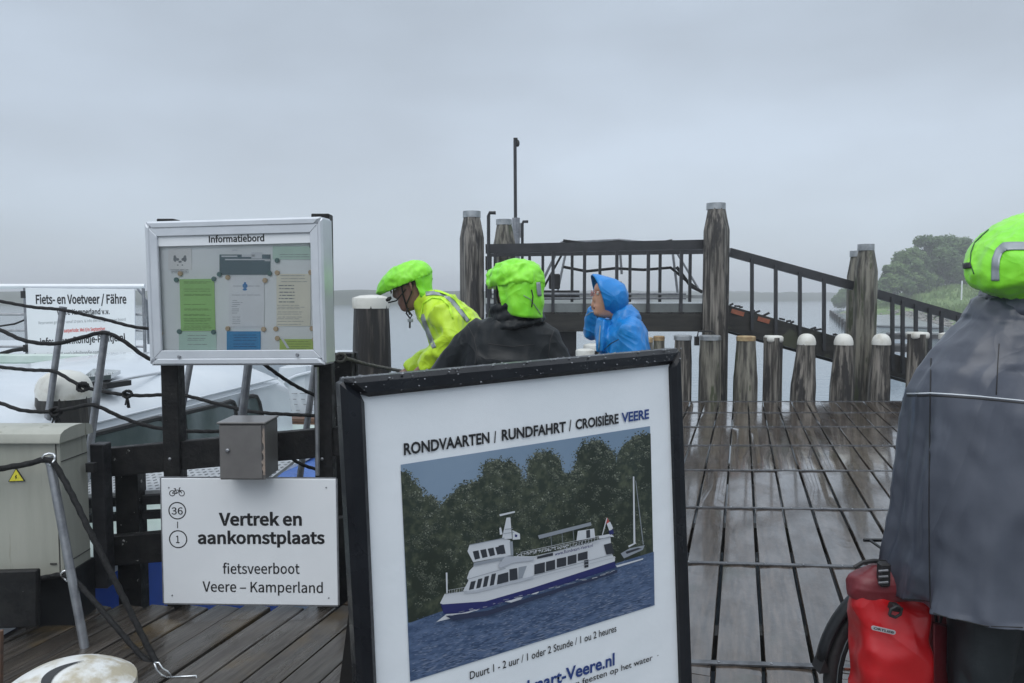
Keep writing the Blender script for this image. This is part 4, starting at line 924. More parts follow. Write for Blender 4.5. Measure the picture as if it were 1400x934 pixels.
mb = MB(); mb.tube([P(186, 392, YR+.1), P(200, 410, YR+.1), P(203, 470, YR+.3)], .016, 6); mb.build('rail_brace', steel_m, fb_, smooth=.7)
mb = MB(); mb.tube([P(-40, 440, YR), P(0, 446, YR), P(20, 443, YR), P(35, 437, YR)], .012, 6); mb.tube([P(-40, 482, YR-.1), P(0, 484, YR-.1), P(18, 479, YR-.1), P(34, 477, YR-.1)], .025, 6); mb.build('loose_line', rope_m, fb_)
fs = Sheet(P(36, 393, YR-.06), P(187, 395, YR-.06)-P(36, 393, YR-.06), (0, 0, 1))
so_ = empty('ferry_timetable_sign', mat=fs.m, label='white sign headed Fiets- en Voetveer / Fähre hung on the ferry railing', cat='sign')
mb = MB(); quad(mb, [fs.at(40, 516.5), fs.at(185, 503), fs.at(184, 396), fs.at(34.5, 394)], -.02, 0); mb.build('panel', white_m, so_, local=True, bevel=.003)
C2 = lambda x, y, z=0: fs.at(x/4.248, 380+y/4.248, z)
k2 = YR/FPX/4.248
obj_text(fs, 'Fiets- en Voetveer / Fähre', C2(209, 150), C2(735, 148), 47*k2, ink_m, so_, bold=.012, sans=True)
obj_text(fs, 'Veere-Kamperland v.v.', C2(330, 214), C2(637, 210), 28*k2, ink_m, so_, bold=.012, sans=True)
obj_text(fs, 'Reserveren groepen vanaf 10 pers. & info dienstregeling aan boord', C2(225, 270), C2(730, 248), 15*k2, grey_ink, so_, sans=True)
obj_text(fs, 'Vaarperiode: Mei t/m September', C2(362, 317), C2(612, 305), 19*k2, red_ink, so_, bold=.01, sans=True)
obj_text(fs, 'info: www.Rondje-Pontje.nl', C2(235, 392), C2(730, 364), 36*k2, ink_m, so_, bold=.012, sans=True)
obj_text(fs, 'Reserveringen (>20 pers): info@rondje-pontje.nl', C2(203, 462), C2(620, 440), 22*k2, grey_ink, so_, bold=.005, sans=True)
for i in range(8): bike_icon(C2, 355+46*i, 500-4*i, 22, so_, w=3.2*k2)
for x, y in ((132, 97), (146, 410)):
    q = C2(x, y); mb = MB(); mb.box((q.x, q.y, -.02), (.05, .09, .05)); mb.build('clamp', rubber_m, so_, local=True)

# ================================================================== cruise poster in its black stand
d0 = 1.42
O = P(549, 636, d0); ex = V((1.649, 1.005, .0574))
ps = Sheet(O, ex, (0, 0, 1))
pst = empty('cruise_poster_board', mat=ps.m, label='large black framed poster board for boat cruises in the foreground', cat='poster board')
oTL, oTR = ps.at(463.5, 518), ps.at(929, 476); iTL, iTR = ps.at(497, 543), ps.at(916, 498)
vL = (ps.at(487, 934)-oTL); vR = ps.at(945, 934)-oTR
dn = V((0, -1, 0)); HT = 1.12
oBL = oTL+V((vL.x/vL.y*-HT, -HT, 0)); oBR = oTR+V((vR.x/vR.y*-HT, -HT, 0))
iL = ps.at(514, 934)-iTL; iR = ps.at(930, 934)-iTR
iH = HT-(oTL.y-iTL.y)-.05
iBL = iTL+V((iL.x/iL.y*-iH, -iH, 0)); iBR = iTR+V((iR.x/iR.y*-iH, -iH-(iTL.y-iTR.y)*0, 0))
for q in ((oTL, oTR, iTR, iTL), (oTR, oBR, iBR, iTR), (oBR, oBL, iBL, iBR), (oBL, oTL, iTL, iBL)):
    mb = MB(); quad(mb, list(q), -.03, .012); o_ = mb.build('frame_profile', frame_m, pst, local=True, bevel=.009)
mb = MB(); quad(mb, [iTL+V((-.01, .01, 0)), iTR+V((.01, .01, 0)), iBR+V((.01, -.01, 0)), iBL+V((-.01, -.01, 0))][::-1], -.012, -.006)
# poster sheet with slight waves: subdivided
mb = MB(); rs = []
for j in range(25):
    v_ = j/24; a = (iTL+V((-.004, .004, 0))).lerp(iBL+V((-.004, -.004, 0)), v_); b_ = (iTR+V((.004, .004, 0))).lerp(iBR+V((.004, -.004, 0)), v_)
    rs.append([a.lerp(b_, i/40)+V((0, 0, -.006+.0012*math.sin(i*.55+.8*math.sin(v_*4))*math.exp(-v_*5)*(1 if 0 < i < 40 else 0))) for i in range(41)])
mb.rings(rs, cap=False, closed=False); mb.build('poster_sheet', poster_m, pst, local=True, smooth=True)
mb = MB(); quad(mb, [iTL, iTR, iBR, iBL], -.03, -.014); mb.build('backing', black_m, pst, local=True)
# legs down to the deck
for f in (.08, .92):
    a = oBL.lerp(oBR, f); w_ = ps.m @ V((a.x, a.y, -.03)); ft = V((w_.x, w_.y, 0)); bk = ft-V((ps.n.x, ps.n.y, 0))*.55
    top = ps.m @ V((oTL.lerp(oTR, f).x, -.1, -.045))
    mb = MB(); mb.beam(w_+V((0, 0, .05)), ft+V((0, 0, .008)), .03, .03, (0, 1, 0)); mb.build('leg', black_m, pst)
    mb = MB(); mb.beam(top, bk, .03, .03, (0, 1, 0)); mb.build('rear_strut', black_m, pst)
# rain drops along the top of the frame
mb = MB(); rr = random.Random(5)
for i in range(230):
    f = rr.random(); a = oTL.lerp(oTR, f); z = rr.uniform(-.026, .010); r = rr.choice((.0010, .0014, .0018, .0026))
    if rr.random() < .3: q = V((a.x, a.y-rr.uniform(.004, .03), .0125)); 
    else: q = V((a.x, a.y-.0005, z))
    mb.ball(q, (r, r*.7, r), 6, 4)
mb.build('raindrops', mat('raindrop', (.09, .10, .115), rough=.05, spec=1, coat=1), pst, local=True, smooth=True, kind='stuff')
# the printed picture
pic = empty('x'); bpy.data.objects.remove(pic)
C5 = lambda x, y, z=0: ps.at(540+x/2.639, 580+y/2.639, z)
LZ = [0]
def flat(poly, m, name, parent, dz=None, f=C5):
    LZ[0] += 1; z = -.0045+LZ[0]*.00006
    mb = MB(); mb.add([V((q.x, q.y, z)) for q in (f(*p) for p in poly)], [tuple(range(len(poly)))])
    me = mb.mesh(m)
    bm = bmesh.new(); bm.from_mesh(me); bmesh.ops.triangulate(bm, faces=bm.faces)
    for f_ in bm.faces:
        if f_.normal.z < 0: f_.normal_flip()
    bm.to_mesh(me); bm.free()
    return link(name, me, parent)
psky = mat('printed_sky', (.17, .25, .35), (.23, .31, .41), rough=.3, scale=2)
ptree = mat('printed_trees', (.02, .03, .022), (.08, .095, .06), rough=.3, scale=55, contrast=(.42, .72), detail=3, c3=(.018, .026, .018), c3scale=9, c3thr=.52)
ptree2 = mat('printed_tree_lights', (.05, .065, .035), (.13, .15, .10), rough=.3, scale=60, contrast=(.4, .7))
pwat = mat('printed_water', (.035, .065, .135), (.10, .15, .26), rough=.3, scale=26, stretch=(1, 3.5, 1), contrast=(.35, .68), detail=5)
pw = mat('printed_white', (.55, .58, .62), rough=.3); pnavy = mat('printed_navy', (.02, .025, .12), rough=.3); pdk = mat('printed_dark_glass', (.03, .035, .045), rough=.3); pgr = mat('printed_grey', (.25, .28, .32), rough=.3)
pic = flat([(24, 148), (925, 8), (941, 655), (58, 932)], psky, 'picture', pst)
rr = random.Random(11)
tl = [(24, 170), (40, 172), (60, 195), (75, 215), (100, 240), (105, 262), (140, 258), (150, 275), (165, 300), (200, 265), (235, 230), (270, 215), (300, 205), (318, 195), (325, 150), (345, 140), (370, 130), (400, 140), (420, 132), (440, 150), (455, 165), (460, 210), (480, 205), (482, 160), (490, 130), (520, 105), (560, 100), (590, 115), (604, 140), (612, 180), (640, 180), (655, 140), (660, 105), (685, 75), (710, 62), (745, 60), (775, 85), (795, 110), (803, 140), (815, 100), (840, 70), (870, 45), (900, 38), (927, 35)]
out_ = []
for (xa, ya), (xb, yb_) in zip(tl, tl[1:]):
    n = max(2, int(math.hypot(xb-xa, yb_-ya)/6))
    for i in range(n): out_.append((xa+(xb-xa)*i/n+rr.uniform(-4, 4) if out_ else xa, ya+(yb_-ya)*i/n+rr.uniform(-6, 6)))
flat(out_+[(927, 35), (937, 500), (500, 640), (51, 720)], ptree, 'printed_trees', pic)
mb = MB()
def put_blobs(n, fx, m, name, rmin=1.5, rmax=4):
    mb = MB(); LZ[0] += 1
    for i in range(n):
        x, y = fx(); r = rr.uniform(rmin, rmax); z = -.0045+LZ[0]*.00006
        pts = [C5(x+r*math.cos(a*1.2566+i), y+r*.8*math.sin(a*1.2566+i)) for a in range(5)]
        mb.add([V((p.x, p.y, z)) for p in pts], [(0, 4, 3, 2, 1)])
    o = mb.build(name, m, pic, local=True, kind='stuff'); 
def edge_blob():
    while True:
        i = rr.randrange(len(out_)); x, y = out_[i]; x += rr.gauss(0, 7); y += rr.gauss(0, 7)
        if 30+.0434*(y-148) < x < 920+.0247*y: return x, y
def ridge_y(x):
    best = 60
    for (xa, ya), (xb, yb_) in zip(tl, tl[1:]):
        if xa <= x <= xb: return ya+(yb_-ya)*(x-xa)/max(1, xb-xa)
    return best
ptone = [mat('printed_leaf_tone', c_, rough=.3) for c_ in ((.022, .032, .027), (.048, .062, .048), (.085, .10, .075), (.14, .155, .115), (.24, .26, .21))]
tones = [MB() for _ in ptone]
def leaf(x, y, r, k):
    a0 = rr.uniform(0, 6); z = -.0045+(LZ[0]+1+k)*.00006; pts = [C5(x+r*rr.uniform(.6, 1.2)*math.cos(a0+a*1.2566), y+r*rr.uniform(.5, 1)*math.sin(a0+a*1.2566)) for a in range(5)]
    tones[k].add([V((p.x, p.y, z)) for p in pts], [(0, 4, 3, 2, 1)])
for i in range(1300):
    x, y = edge_blob(); leaf(x, y, rr.uniform(1.5, 4.2), rr.choice((0, 1, 1, 2, 3)))
for i in range(420):
    x = rr.uniform(36, 918); top = ridge_y(x); bot = 700-(x-50)*.27; y = top+(bot-top)*rr.random()**1.4*.97+4; R_ = rr.uniform(9, 24)*(1 if y < top+150 else 1.2)
    if y+R_ > bot+6: continue
    for k in range(26):
        a = rr.uniform(0, 6.28); q = R_*math.sqrt(rr.random()); dx, dy = q*math.cos(a), q*math.sin(a)*.75
        ly_ = y+dy; lx_ = max(30+.0434*(ly_-148), min(x+dx, 919+.0247*ly_))
        if ly_ < ridge_y(lx_)-3: continue
        lit = -dy/R_+.35*dx/R_+rr.gauss(0, .45); fade = 1.0 if y < top+90 else .55
        leaf(lx_, ly_, rr.uniform(1.4, 3.8), 0 if lit < -.45 else 1 if lit < .1 else 2 if lit < .6 else (3 if rr.random() < fade else 1) if lit < 1.05 else (4 if rr.random() < fade*.8 else 2))
for mb_, m_ in zip(tones, ptone): mb_.build('printed_leaves', m_, pic, local=True, kind='stuff')
LZ[0] += 8
flat([(49, 722), (165, 680), (500, 600), (800, 505), (938, 462), (941, 655), (58, 932)], pwat, 'printed_water', pic)
wt_ = [mat('printed_wave_tone', c_, rough=.3) for c_ in ((.025, .048, .10), (.12, .165, .27), (.18, .22, .31))]
wmb = [MB() for _ in wt_]
for i in range(2600):
    x = rr.uniform(60, 930); top = 712-(x-50)*.283; bot = 928-(x-58)*.313; v_ = rr.random(); y = top+(bot-top)*v_
    l_ = rr.uniform(4, 12)*(.5+v_); h_2 = rr.uniform(.7, 1.6)*(.6+v_); k = rr.choice((0, 0, 1, 1, 2)); z = -.0045+(LZ[0]+1+k)*.00006
    if x+l_ > 936 or x-l_ < 60: continue
    pts = [C5(x-l_, y+.28*l_), C5(x, y-h_2), C5(x+l_, y-.28*l_), C5(x, y+h_2)]; wmb[k].add([V((p.x, p.y, z)) for p in pts], [(0, 3, 2, 1)])
for mb_, m_ in zip(wmb, wt_): mb_.build('printed_waves', m_, pic, local=True, kind='stuff')
LZ[0] += 4
# sailing boat
flat([(818, 468), (850, 450), (905, 438), (898, 455), (830, 486)], pgr, 'printed_sailboat', pic); flat([(835, 462), (880, 448), (895, 450), (840, 470)], pdk, 'printed_sailboat_deck', pic)
flat([(862, 190), (867, 190), (871, 430), (864, 432)], pw, 'printed_mast', pic); flat([(871, 205), (873, 205), (901, 435), (898, 436)], pgr, 'printed_stay', pic); flat([(845, 440), (872, 428), (873, 432), (847, 446)], pw, 'printed_boom', pic)
flat([(800, 512), (900, 485), (898, 490), (805, 518)], pw, 'printed_wake', pic)
# cruise ship
flat([(167, 648), (330, 636), (500, 588), (795, 493), (800, 518), (700, 552), (520, 606), (330, 666), (240, 684), (178, 686)], pnavy, 'printed_hull', pic)
flat([(165, 648), (182, 614), (262, 603), (430, 572), (797, 478), (797, 496), (500, 592), (330, 641), (175, 652)], pw, 'printed_gunwale', pic)
flat([(248, 604), (268, 566), (262, 558), (272, 530), (300, 500), (400, 478), (505, 478), (700, 432), (780, 404), (786, 470), (798, 490), (500, 570), (300, 612)], pw, 'printed_superstructure', pic)
flat([(264, 460), (272, 436), (392, 412), (418, 420), (428, 474), (400, 478), (285, 500)], pw, 'printed_wheelhouse', pic)
for i in range(4):
    x = 283+i*27; flat([(x, 461-i*5), (x+21, 456.5-i*5), (x+27, 486-i*6), (x+8, 491-i*6)], pdk, 'printed_window', pic)
flat([(376, 440), (395, 436), (402, 468), (386, 471)], pdk, 'printed_window', pic)
flat([(416, 425), (427, 424), (430, 472), (420, 474)], pgr, 'printed_ladder', pic)
for i, (x, w) in enumerate(((272, 22), (298, 20), (322, 20), (347, 20))):
    flat([(x+4, 570-i*9), (x+w, 566-i*9), (x+w-8, 596-i*5), (x-3, 600-i*5)], pdk, 'printed_window', pic)
for q in ([(374, 545), (411, 535), (412, 569), (370, 580)], [(415, 525), (443, 520), (445, 561), (416, 567)]): flat(q, pdk, 'printed_window', pic)
flat([(448, 518), (478, 512), (462, 556), (447, 560)], pgr, 'printed_awning_shade', pic)
for q in ([(505, 508), (543, 499), (543, 535), (505, 544)], [(547, 498), (580, 490), (580, 524), (547, 532)], [(586, 487), (620, 480), (620, 511), (586, 519)], [(625, 478), (657, 470), (657, 501), (625, 509)], [(662, 468), (697, 459), (697, 487), (662, 495)], [(684, 493), (700, 489), (700, 516), (686, 520)], [(755, 436), (783, 429), (793, 467), (765, 472)]): flat(q, pdk, 'printed_window', pic)
flat([(515, 477), (572, 465), (572, 475), (515, 487)], pdk, 'printed_panel', pic)
flat([(387, 416), (404, 338), (418, 337), (424, 414)], pw, 'printed_mast', pic); flat([(378, 326), (434, 314), (434, 320), (380, 333)], pw, 'printed_radar', pic); flat([(378, 375), (384, 373), (390, 398), (380, 400)], pw, 'printed_lamp', pic)
flat([(425, 383), (452, 396), (453, 416), (426, 418)], pw, 'printed_flag', pic); flat([(434, 398), (443, 400), (442, 408), (434, 408)], pnavy, 'printed_flag_emblem', pic)
flat([(517, 402), (708, 354), (710, 366), (522, 415)], pgr, 'printed_canopy', pic); flat([(656, 422), (661, 386), (720, 377), (724, 410)], pw, 'printed_funnel', pic); flat([(691, 384), (705, 381), (706, 411), (692, 414)], pdk, 'printed_door', pic)
flat([(736, 404), (780, 396), (792, 406), (738, 414)], pw, 'printed_stern_rail', pic)
flat([(762, 345), (767, 337), (775, 352), (764, 362)], mat('printed_red', (.4, .08, .07), rough=.3), 'printed_ensign', pic); flat([(765, 360), (777, 352), (788, 375), (776, 390)], pw, 'printed_ensign', pic); flat([(772, 385), (788, 380), (791, 396), (776, 400)], pnavy, 'printed_ensign', pic)
flat([(764, 338), (748, 400), (751, 400), (767, 340)], pw, 'printed_flagstaff', pic); flat([(184, 536), (190, 536), (191, 610), (186, 611)], pw, 'printed_bow_mast', pic)
def ppl(): x = rr.uniform(440, 740); return x, 474-(x-440)*.165+rr.uniform(-7, 3)
put_blobs(90, ppl, pw, 'printed_passengers', 1.5, 3.2)
flat([(150, 714), (186, 686), (240, 682), (305, 668), (260, 684), (200, 702)], pw, 'printed_bow_wave', pic); flat([(402, 642), (440, 628), (462, 624), (455, 633), (420, 644)], pw, 'printed_wave', pic); flat([(495, 612), (520, 604), (518, 609), (500, 615)], pw, 'printed_wave', pic)
k5 = d0*1.1/FPX
obj_text(ps, 'www.Rondvaart-Veere.nl', C5(575, 474), C5(712, 441), 12*k5/2.639, pnavy, pst, lift=-.0045+.0062, name='printed_ship_name', bold=.01)
# finer printed detail on the ship
def pl(a, b_, w, m, nm='printed_line'):
    dx, dy = b_[0]-a[0], b_[1]-a[1]; l_ = math.hypot(dx, dy); nx, ny = -dy/l_*w/2, dx/l_*w/2
    flat([(a[0]+nx, a[1]+ny), (b_[0]+nx, b_[1]+ny), (b_[0]-nx, b_[1]-ny), (a[0]-nx, a[1]-ny)], m, nm, pic)
pmid = mat('printed_pale_grey', (.40, .43, .48), rough=.3)
flat([(250, 606), (300, 598), (430, 566), (500, 548), (500, 556), (430, 574), (300, 607), (250, 612)], pmid, 'printed_shade', pic)
flat([(285, 500), (400, 478), (428, 474), (430, 482), (300, 508), (283, 512)], pgr, 'printed_shade', pic)
flat([(400, 476), (455, 482), (505, 479), (500, 492), (430, 500), (380, 520), (372, 510)], pmid, 'printed_shade', pic)
pl((500, 547), (786, 470), 2, pgr); pl((262, 560), (400, 520), 2, pgr); pl((505, 480), (780, 405), 1.6, pgr); pl((182, 613), (262, 602), 1.6, pgr); pl((430, 574), (797, 480), 1.6, pmid)
pl((270, 436), (395, 411), 3, pgr); pl((290, 424), (325, 414), 3, pdk); pl((397, 380), (425, 376), 2.5, pgr); pl((392, 395), (430, 390), 2, pgr)
for i in range(26):
    x = 455+i*11; y = 474-(x-450)*.203+4; pl((x, y), (x, y-13), 1.1, pw)
pl((452, 462), (735, 402), 1.3, pw); pl((452, 468), (735, 408), .9, pw)
for i in range(9): x = 186+i*9; pl((x, 612-i*1.1), (x, 598-i*1.3), .9, pw)
pl((184, 599), (262, 585), 1, pw)
for x0_, y0_ in ((560, 400), (600, 391), (640, 381)): pl((x0_, y0_), (x0_+4, y0_+44), 1.4, pgr)
flat([(180, 690), (330, 672), (520, 612), (800, 524), (800, 534), (520, 626), (330, 690), (210, 706)], mat('printed_hull_reflection', (.025, .035, .075), rough=.3), 'printed_hull_reflection', pic)
for i in range(40):
    x = rr.uniform(190, 800); y = 690-(x-180)*.27+rr.uniform(-2, 8); pl((x, y), (x+rr.uniform(8, 22), y-rr.uniform(2, 5)), rr.uniform(.8, 1.8), rr.choice((pw, pmid, pgr)))
# lettering: each word placed on its own base line
px2 = lambda x, y: ps.at(x, y)
def W_(s, L, Rt, cap, m=ink_m, bold=.02, **k): obj_text(ps, s, px2(*L), px2(*Rt), cap, m, pst, lift=-.0035, bold=bold, **k)
C3 = lambda x, y: (460+x/1.97, 460+y/1.97)
dep = lambda px: d0/(1-(px-549)/ (890.5-549)*(1-1/1.225))
def cap(px, h): return h/1.97*dep(px)/FPX*1.0
W_('RONDVAARTEN', C3(184, 320), C3(415, 287), cap(610, 29), bold=.03); W_('/', C3(427, 288), C3(438, 284), cap(680, 30), bold=0)
W_('RUNDFAHRT', C3(448, 281), C3(621, 257), cap(730, 27), bold=.03); W_('/', C3(629, 256), C3(639, 253), cap(780, 29), bold=0)
W_('CROISIÈRE', C3(647, 251), C3(763, 234), cap(815, 25), bold=.03); W_('VEERE', C3(771, 232), C3(845, 221), cap(870, 24), bold=.03, m=blue_ink)
W_('Duurt 1 - 2 uur / 1 oder 2 Stunde / 1 ou 2 heures', C3(362, 926), C3(757, 796), cap(750, 20), bold=.008)
W_('www.Rondvaart-Veere.nl', (620, 983), C3(752, 886), cap(780, 34), bold=.025, m=blue_ink)
W_('rondvaarten en feesten op het water  ·', (716, 965), C3(870, 868), cap(850, 16), bold=.006)
# ================================================================== people
from mathutils.bvhtree import BVHTree
skin_m = mat('skin', (.46, .24, .17), (.52, .28, .2), rough=.5, scale=14)
skind_m = mat('darker_skin', (.20, .11, .085), (.26, .15, .115), rough=.5, scale=14)  # same skin in a darker tone
hair_m = mat('grey_hair', (.12, .115, .11), (.2, .19, .18), rough=.7, scale=60)
neon_m = mat('neon_green_nylon', (.20, .72, .02), (.27, .80, .03), rough=.42, scale=6, bump=.005, bscale=8, ridge=True, sheen=.2)
hiv_m = mat('high_visibility_yellow', (.52, .78, .02), (.44, .68, .02), rough=.45, scale=5, bump=.011, bscale=5, bstretch=(1, 1, 1.4), ridge=True, sheen=.2)
vest_m = mat('vest_yellow_green', (.50, .85, .03), rough=.5)
refl_m = mat('reflective_tape', (.30, .33, .35), (.25, .28, .30), rough=.35, metal=.3, scale=20)
jack_m = mat('black_rain_jacket', (.006, .008, .010), (.013, .016, .018), spec=.25, rough=.34, r2=.55, scale=5, bump=.010, bscale=4, ridge=True)
blue_m = mat('blue_rain_jacket', (.004, .21, .60), (.004, .17, .50), rough=.36, scale=5, bump=.010, bscale=4.5, ridge=True)
ponch_m = mat('slate_poncho', (.046, .053, .072), (.082, .092, .120), rough=.30, r2=.5, scale=2.6, bump=.009, bscale=2.6, bstretch=(1.3, 1.3, .6), ridge=True, contrast=(.38, .68), c3=(.075, .085, .11), c3scale=3.0, c3thr=.55, c3stretch=(2.5, 2.5, .5))
trou_m = mat('dark_trousers', (.012, .018, .022), (.022, .03, .035), rough=.55, scale=6, bump=.006, bscale=10)
boot_m = mat('black_shoe', (.015, .015, .016), rough=.5)

def head_rings(c, fwd, pitch=0, s=1.0):
    """head with brow, nose, lips and chin; c is the middle of the head, fwd where it looks"""
    f = V((fwd[0], fwd[1], 0)).normalized(); side = V((-f.y, f.x, 0)); up = V((0, 0, 1)); rot = Matrix.Rotation(pitch, 3, side)
    f2 = rot @ f; u2 = rot @ up
    L = [(-.120, .045, .0, .018), (-.114, .068, -.02, .034), (-.104, .082, -.035, .044), (-.09, .088, -.048, .051), (-.078, .083, -.058, .056), (-.070, .087, -.064, .059), (-.062, .084, -.07, .061), (-.055, .088, -.075, .063), (-.045, .084, -.08, .066), (-.034, .084, -.087, .069), (-.022, .085, -.091, .071), (-.010, .085, -.095, .073), (.004, .084, -.098, .074), (.016, .083, -.1, .075), (.028, .083, -.1, .076), (.040, .090, -.1, .076), (.052, .093, -.1, .077), (.068, .091, -.1, .077), (.085, .082, -.094, .072), (.1, .064, -.08, .060), (.112, .040, -.055, .04), (.119, .012, -.02, .014)]
    n = 48; rs = []
    for z, fx, bx, w in L:
        r = []
        for j in range(n):
            t_ = 2*math.pi*j/n; cx = math.cos(t_); sx = math.sin(t_)
            x = (fx if cx > 0 else -bx)*math.copysign(abs(cx)**.86, cx); y = w*math.copysign(abs(sx)**.9, sx)
            a = (t_+math.pi) % (2*math.pi)-math.pi
            if abs(a) < 1.2:
                nz_ = math.exp(-(a/.13)**2)*(max(0, 1-abs(z+.018)/.014)*.024 if z < -.018 else max(0, 1-(z+.018)/.06)*.026)
                ey = -.011*math.exp(-((abs(a)-.42)/.17)**2-((z-.026)/.014)**2)
                lp = .004*math.exp(-(a/.3)**2)*(math.exp(-((z+.056)/.006)**2)+math.exp(-((z+.071)/.006)**2))
                x += nz_+ey+lp
            r.append(c+(f2*x+side*y+u2*z)*s)
        rs.append(r)
    return rs, f2, side, u2
def hand(mb, w, d, palm_n, s=1, thumb=1):
    """palm with four bent fingers and a thumb; w wrist, d direction, palm_n palm normal"""
    d = V(d).normalized(); n_ = V(palm_n); n_ = (n_-d*n_.dot(d)).normalized(); b_ = d.cross(n_)
    mb.tube([w-d*.03, w+d*.03, w+d*.085], [(.021, .028), (.018, .040), (.014, .040)], 10, ref=n_)
    for i, (o_, ln) in enumerate(((-.031, .075), (-.0105, .085), (.0105, .08), (.031, .062))):
        a = w+d*.082+b_*o_; p1 = a+d*ln*.45+n_*ln*.12; p2 = p1+d*ln*.25+n_*ln*.22; p3 = p2+d*ln*.10+n_*ln*.2
        mb.tube([a-d*.012, p1, p2, p3], [.0092, .0088, .008, .0065], 8)
    a = w+d*.02-b_*.036*thumb; mb.tube([a+b_*.01*thumb, a-b_*.018*thumb+d*.028+n_*.01, a-b_*.022*thumb+d*.06+n_*.02], [.012, .0105, .008], 8)
def bake(mb, voxel, sm=6, fold=None, mat_=None, amp=.008, sc_=(6, 6, 6), seed=0, inv=None, extra=None):
    me0 = mb.mesh(); o = bpy.data.objects.new('t', me0); COL.objects.link(o)
    r = o.modifiers.new('r', 'REMESH'); r.mode = 'VOXEL'; r.voxel_size = voxel
    if sm: s_ = o.modifiers.new('s', 'SMOOTH'); s_.iterations = sm; s_.factor = .5
    dg = bpy.context.evaluated_depsgraph_get(); me = bpy.data.meshes.new_from_object(o.evaluated_get(dg)); bpy.data.objects.remove(o)
    if fold:
        nrm = [v.normal.copy() for v in me.vertices]; S = V(sc_)
        for v, n_ in zip(me.vertices, nrm):
            q = V((v.co.x*S.x, v.co.y*S.y, v.co.z*S.z))+V((seed, seed*1.7, 0)); w_ = noise.noise_vector(q*.5)*.8
            a = noise.noise(q+w_); b_ = noise.noise(q*2.3+w_*1.5)
            v.co += n_*amp*1.1*((1-abs(a)*3)+.45*(1-abs(b_)*3)-.6)
    if inv:
        for v in me.vertices: v.co = inv @ v.co
    me.shade_smooth(); 
    if mat_: me.materials.append(mat_)
    return me
def cloth(name, mb, m, parent, voxel=.013, sm=8, amp=.008, sc_=(6, 6, 6), seed=0):
    me = bake(mb, voxel, sm, True, m, amp, sc_, seed, WM[parent].inverted()); return link(name, me, parent)
def bvh(o):
    m = WM[o]; return BVHTree.FromPolygons([m @ v.co for v in o.data.vertices], [tuple(p.vertices) for p in o.data.polygons])
def strip(name, obj, tree_, pts, wpx, m, Y, parent, lift=.003, thick=0, sub=6):
    """tape sewn on a surface: the run of seen points is carried onto the cloth"""
    full = []
    for (a, b_) in zip(pts, pts[1:]):
        for i in range(sub): full.append((a[0]+(b_[0]-a[0])*i/sub, a[1]+(b_[1]-a[1])*i/sub))
    full.append(pts[-1]); rs = []; c = V((0, 0, EYE))
    for i, (x, y) in enumerate(full):
        xa, ya = full[max(i-1, 0)]; xb, yb_ = full[min(i+1, len(full)-1)]; dx, dy = xb-xa, yb_-ya; l_ = math.hypot(dx, dy) or 1; nx, ny = -dy/l_, dx/l_
        row_ = []
        for k in (-.5, -.25, 0, .25, .5):
            d = ray(x+nx*wpx*k, y+ny*wpx*k).normalized(); h, n_, ix, ds = tree_.ray_cast(c, d)
            if h is None: row_ = None; break
            row_.append(h+(n_ if n_.dot(d) < 0 else -n_)*lift)
        if row_ and (not rs or (row_[2]-rs[-1][2]).length < .12): rs.append(row_)
    if len(rs) < 2: return None
    mb = MB(); mb.rings(rs, cap=False, closed=False); o = mb.build(name, m, parent, smooth=True)
    sd = o.modifiers.new('s', 'SOLIDIFY'); sd.thickness = .0015; return o
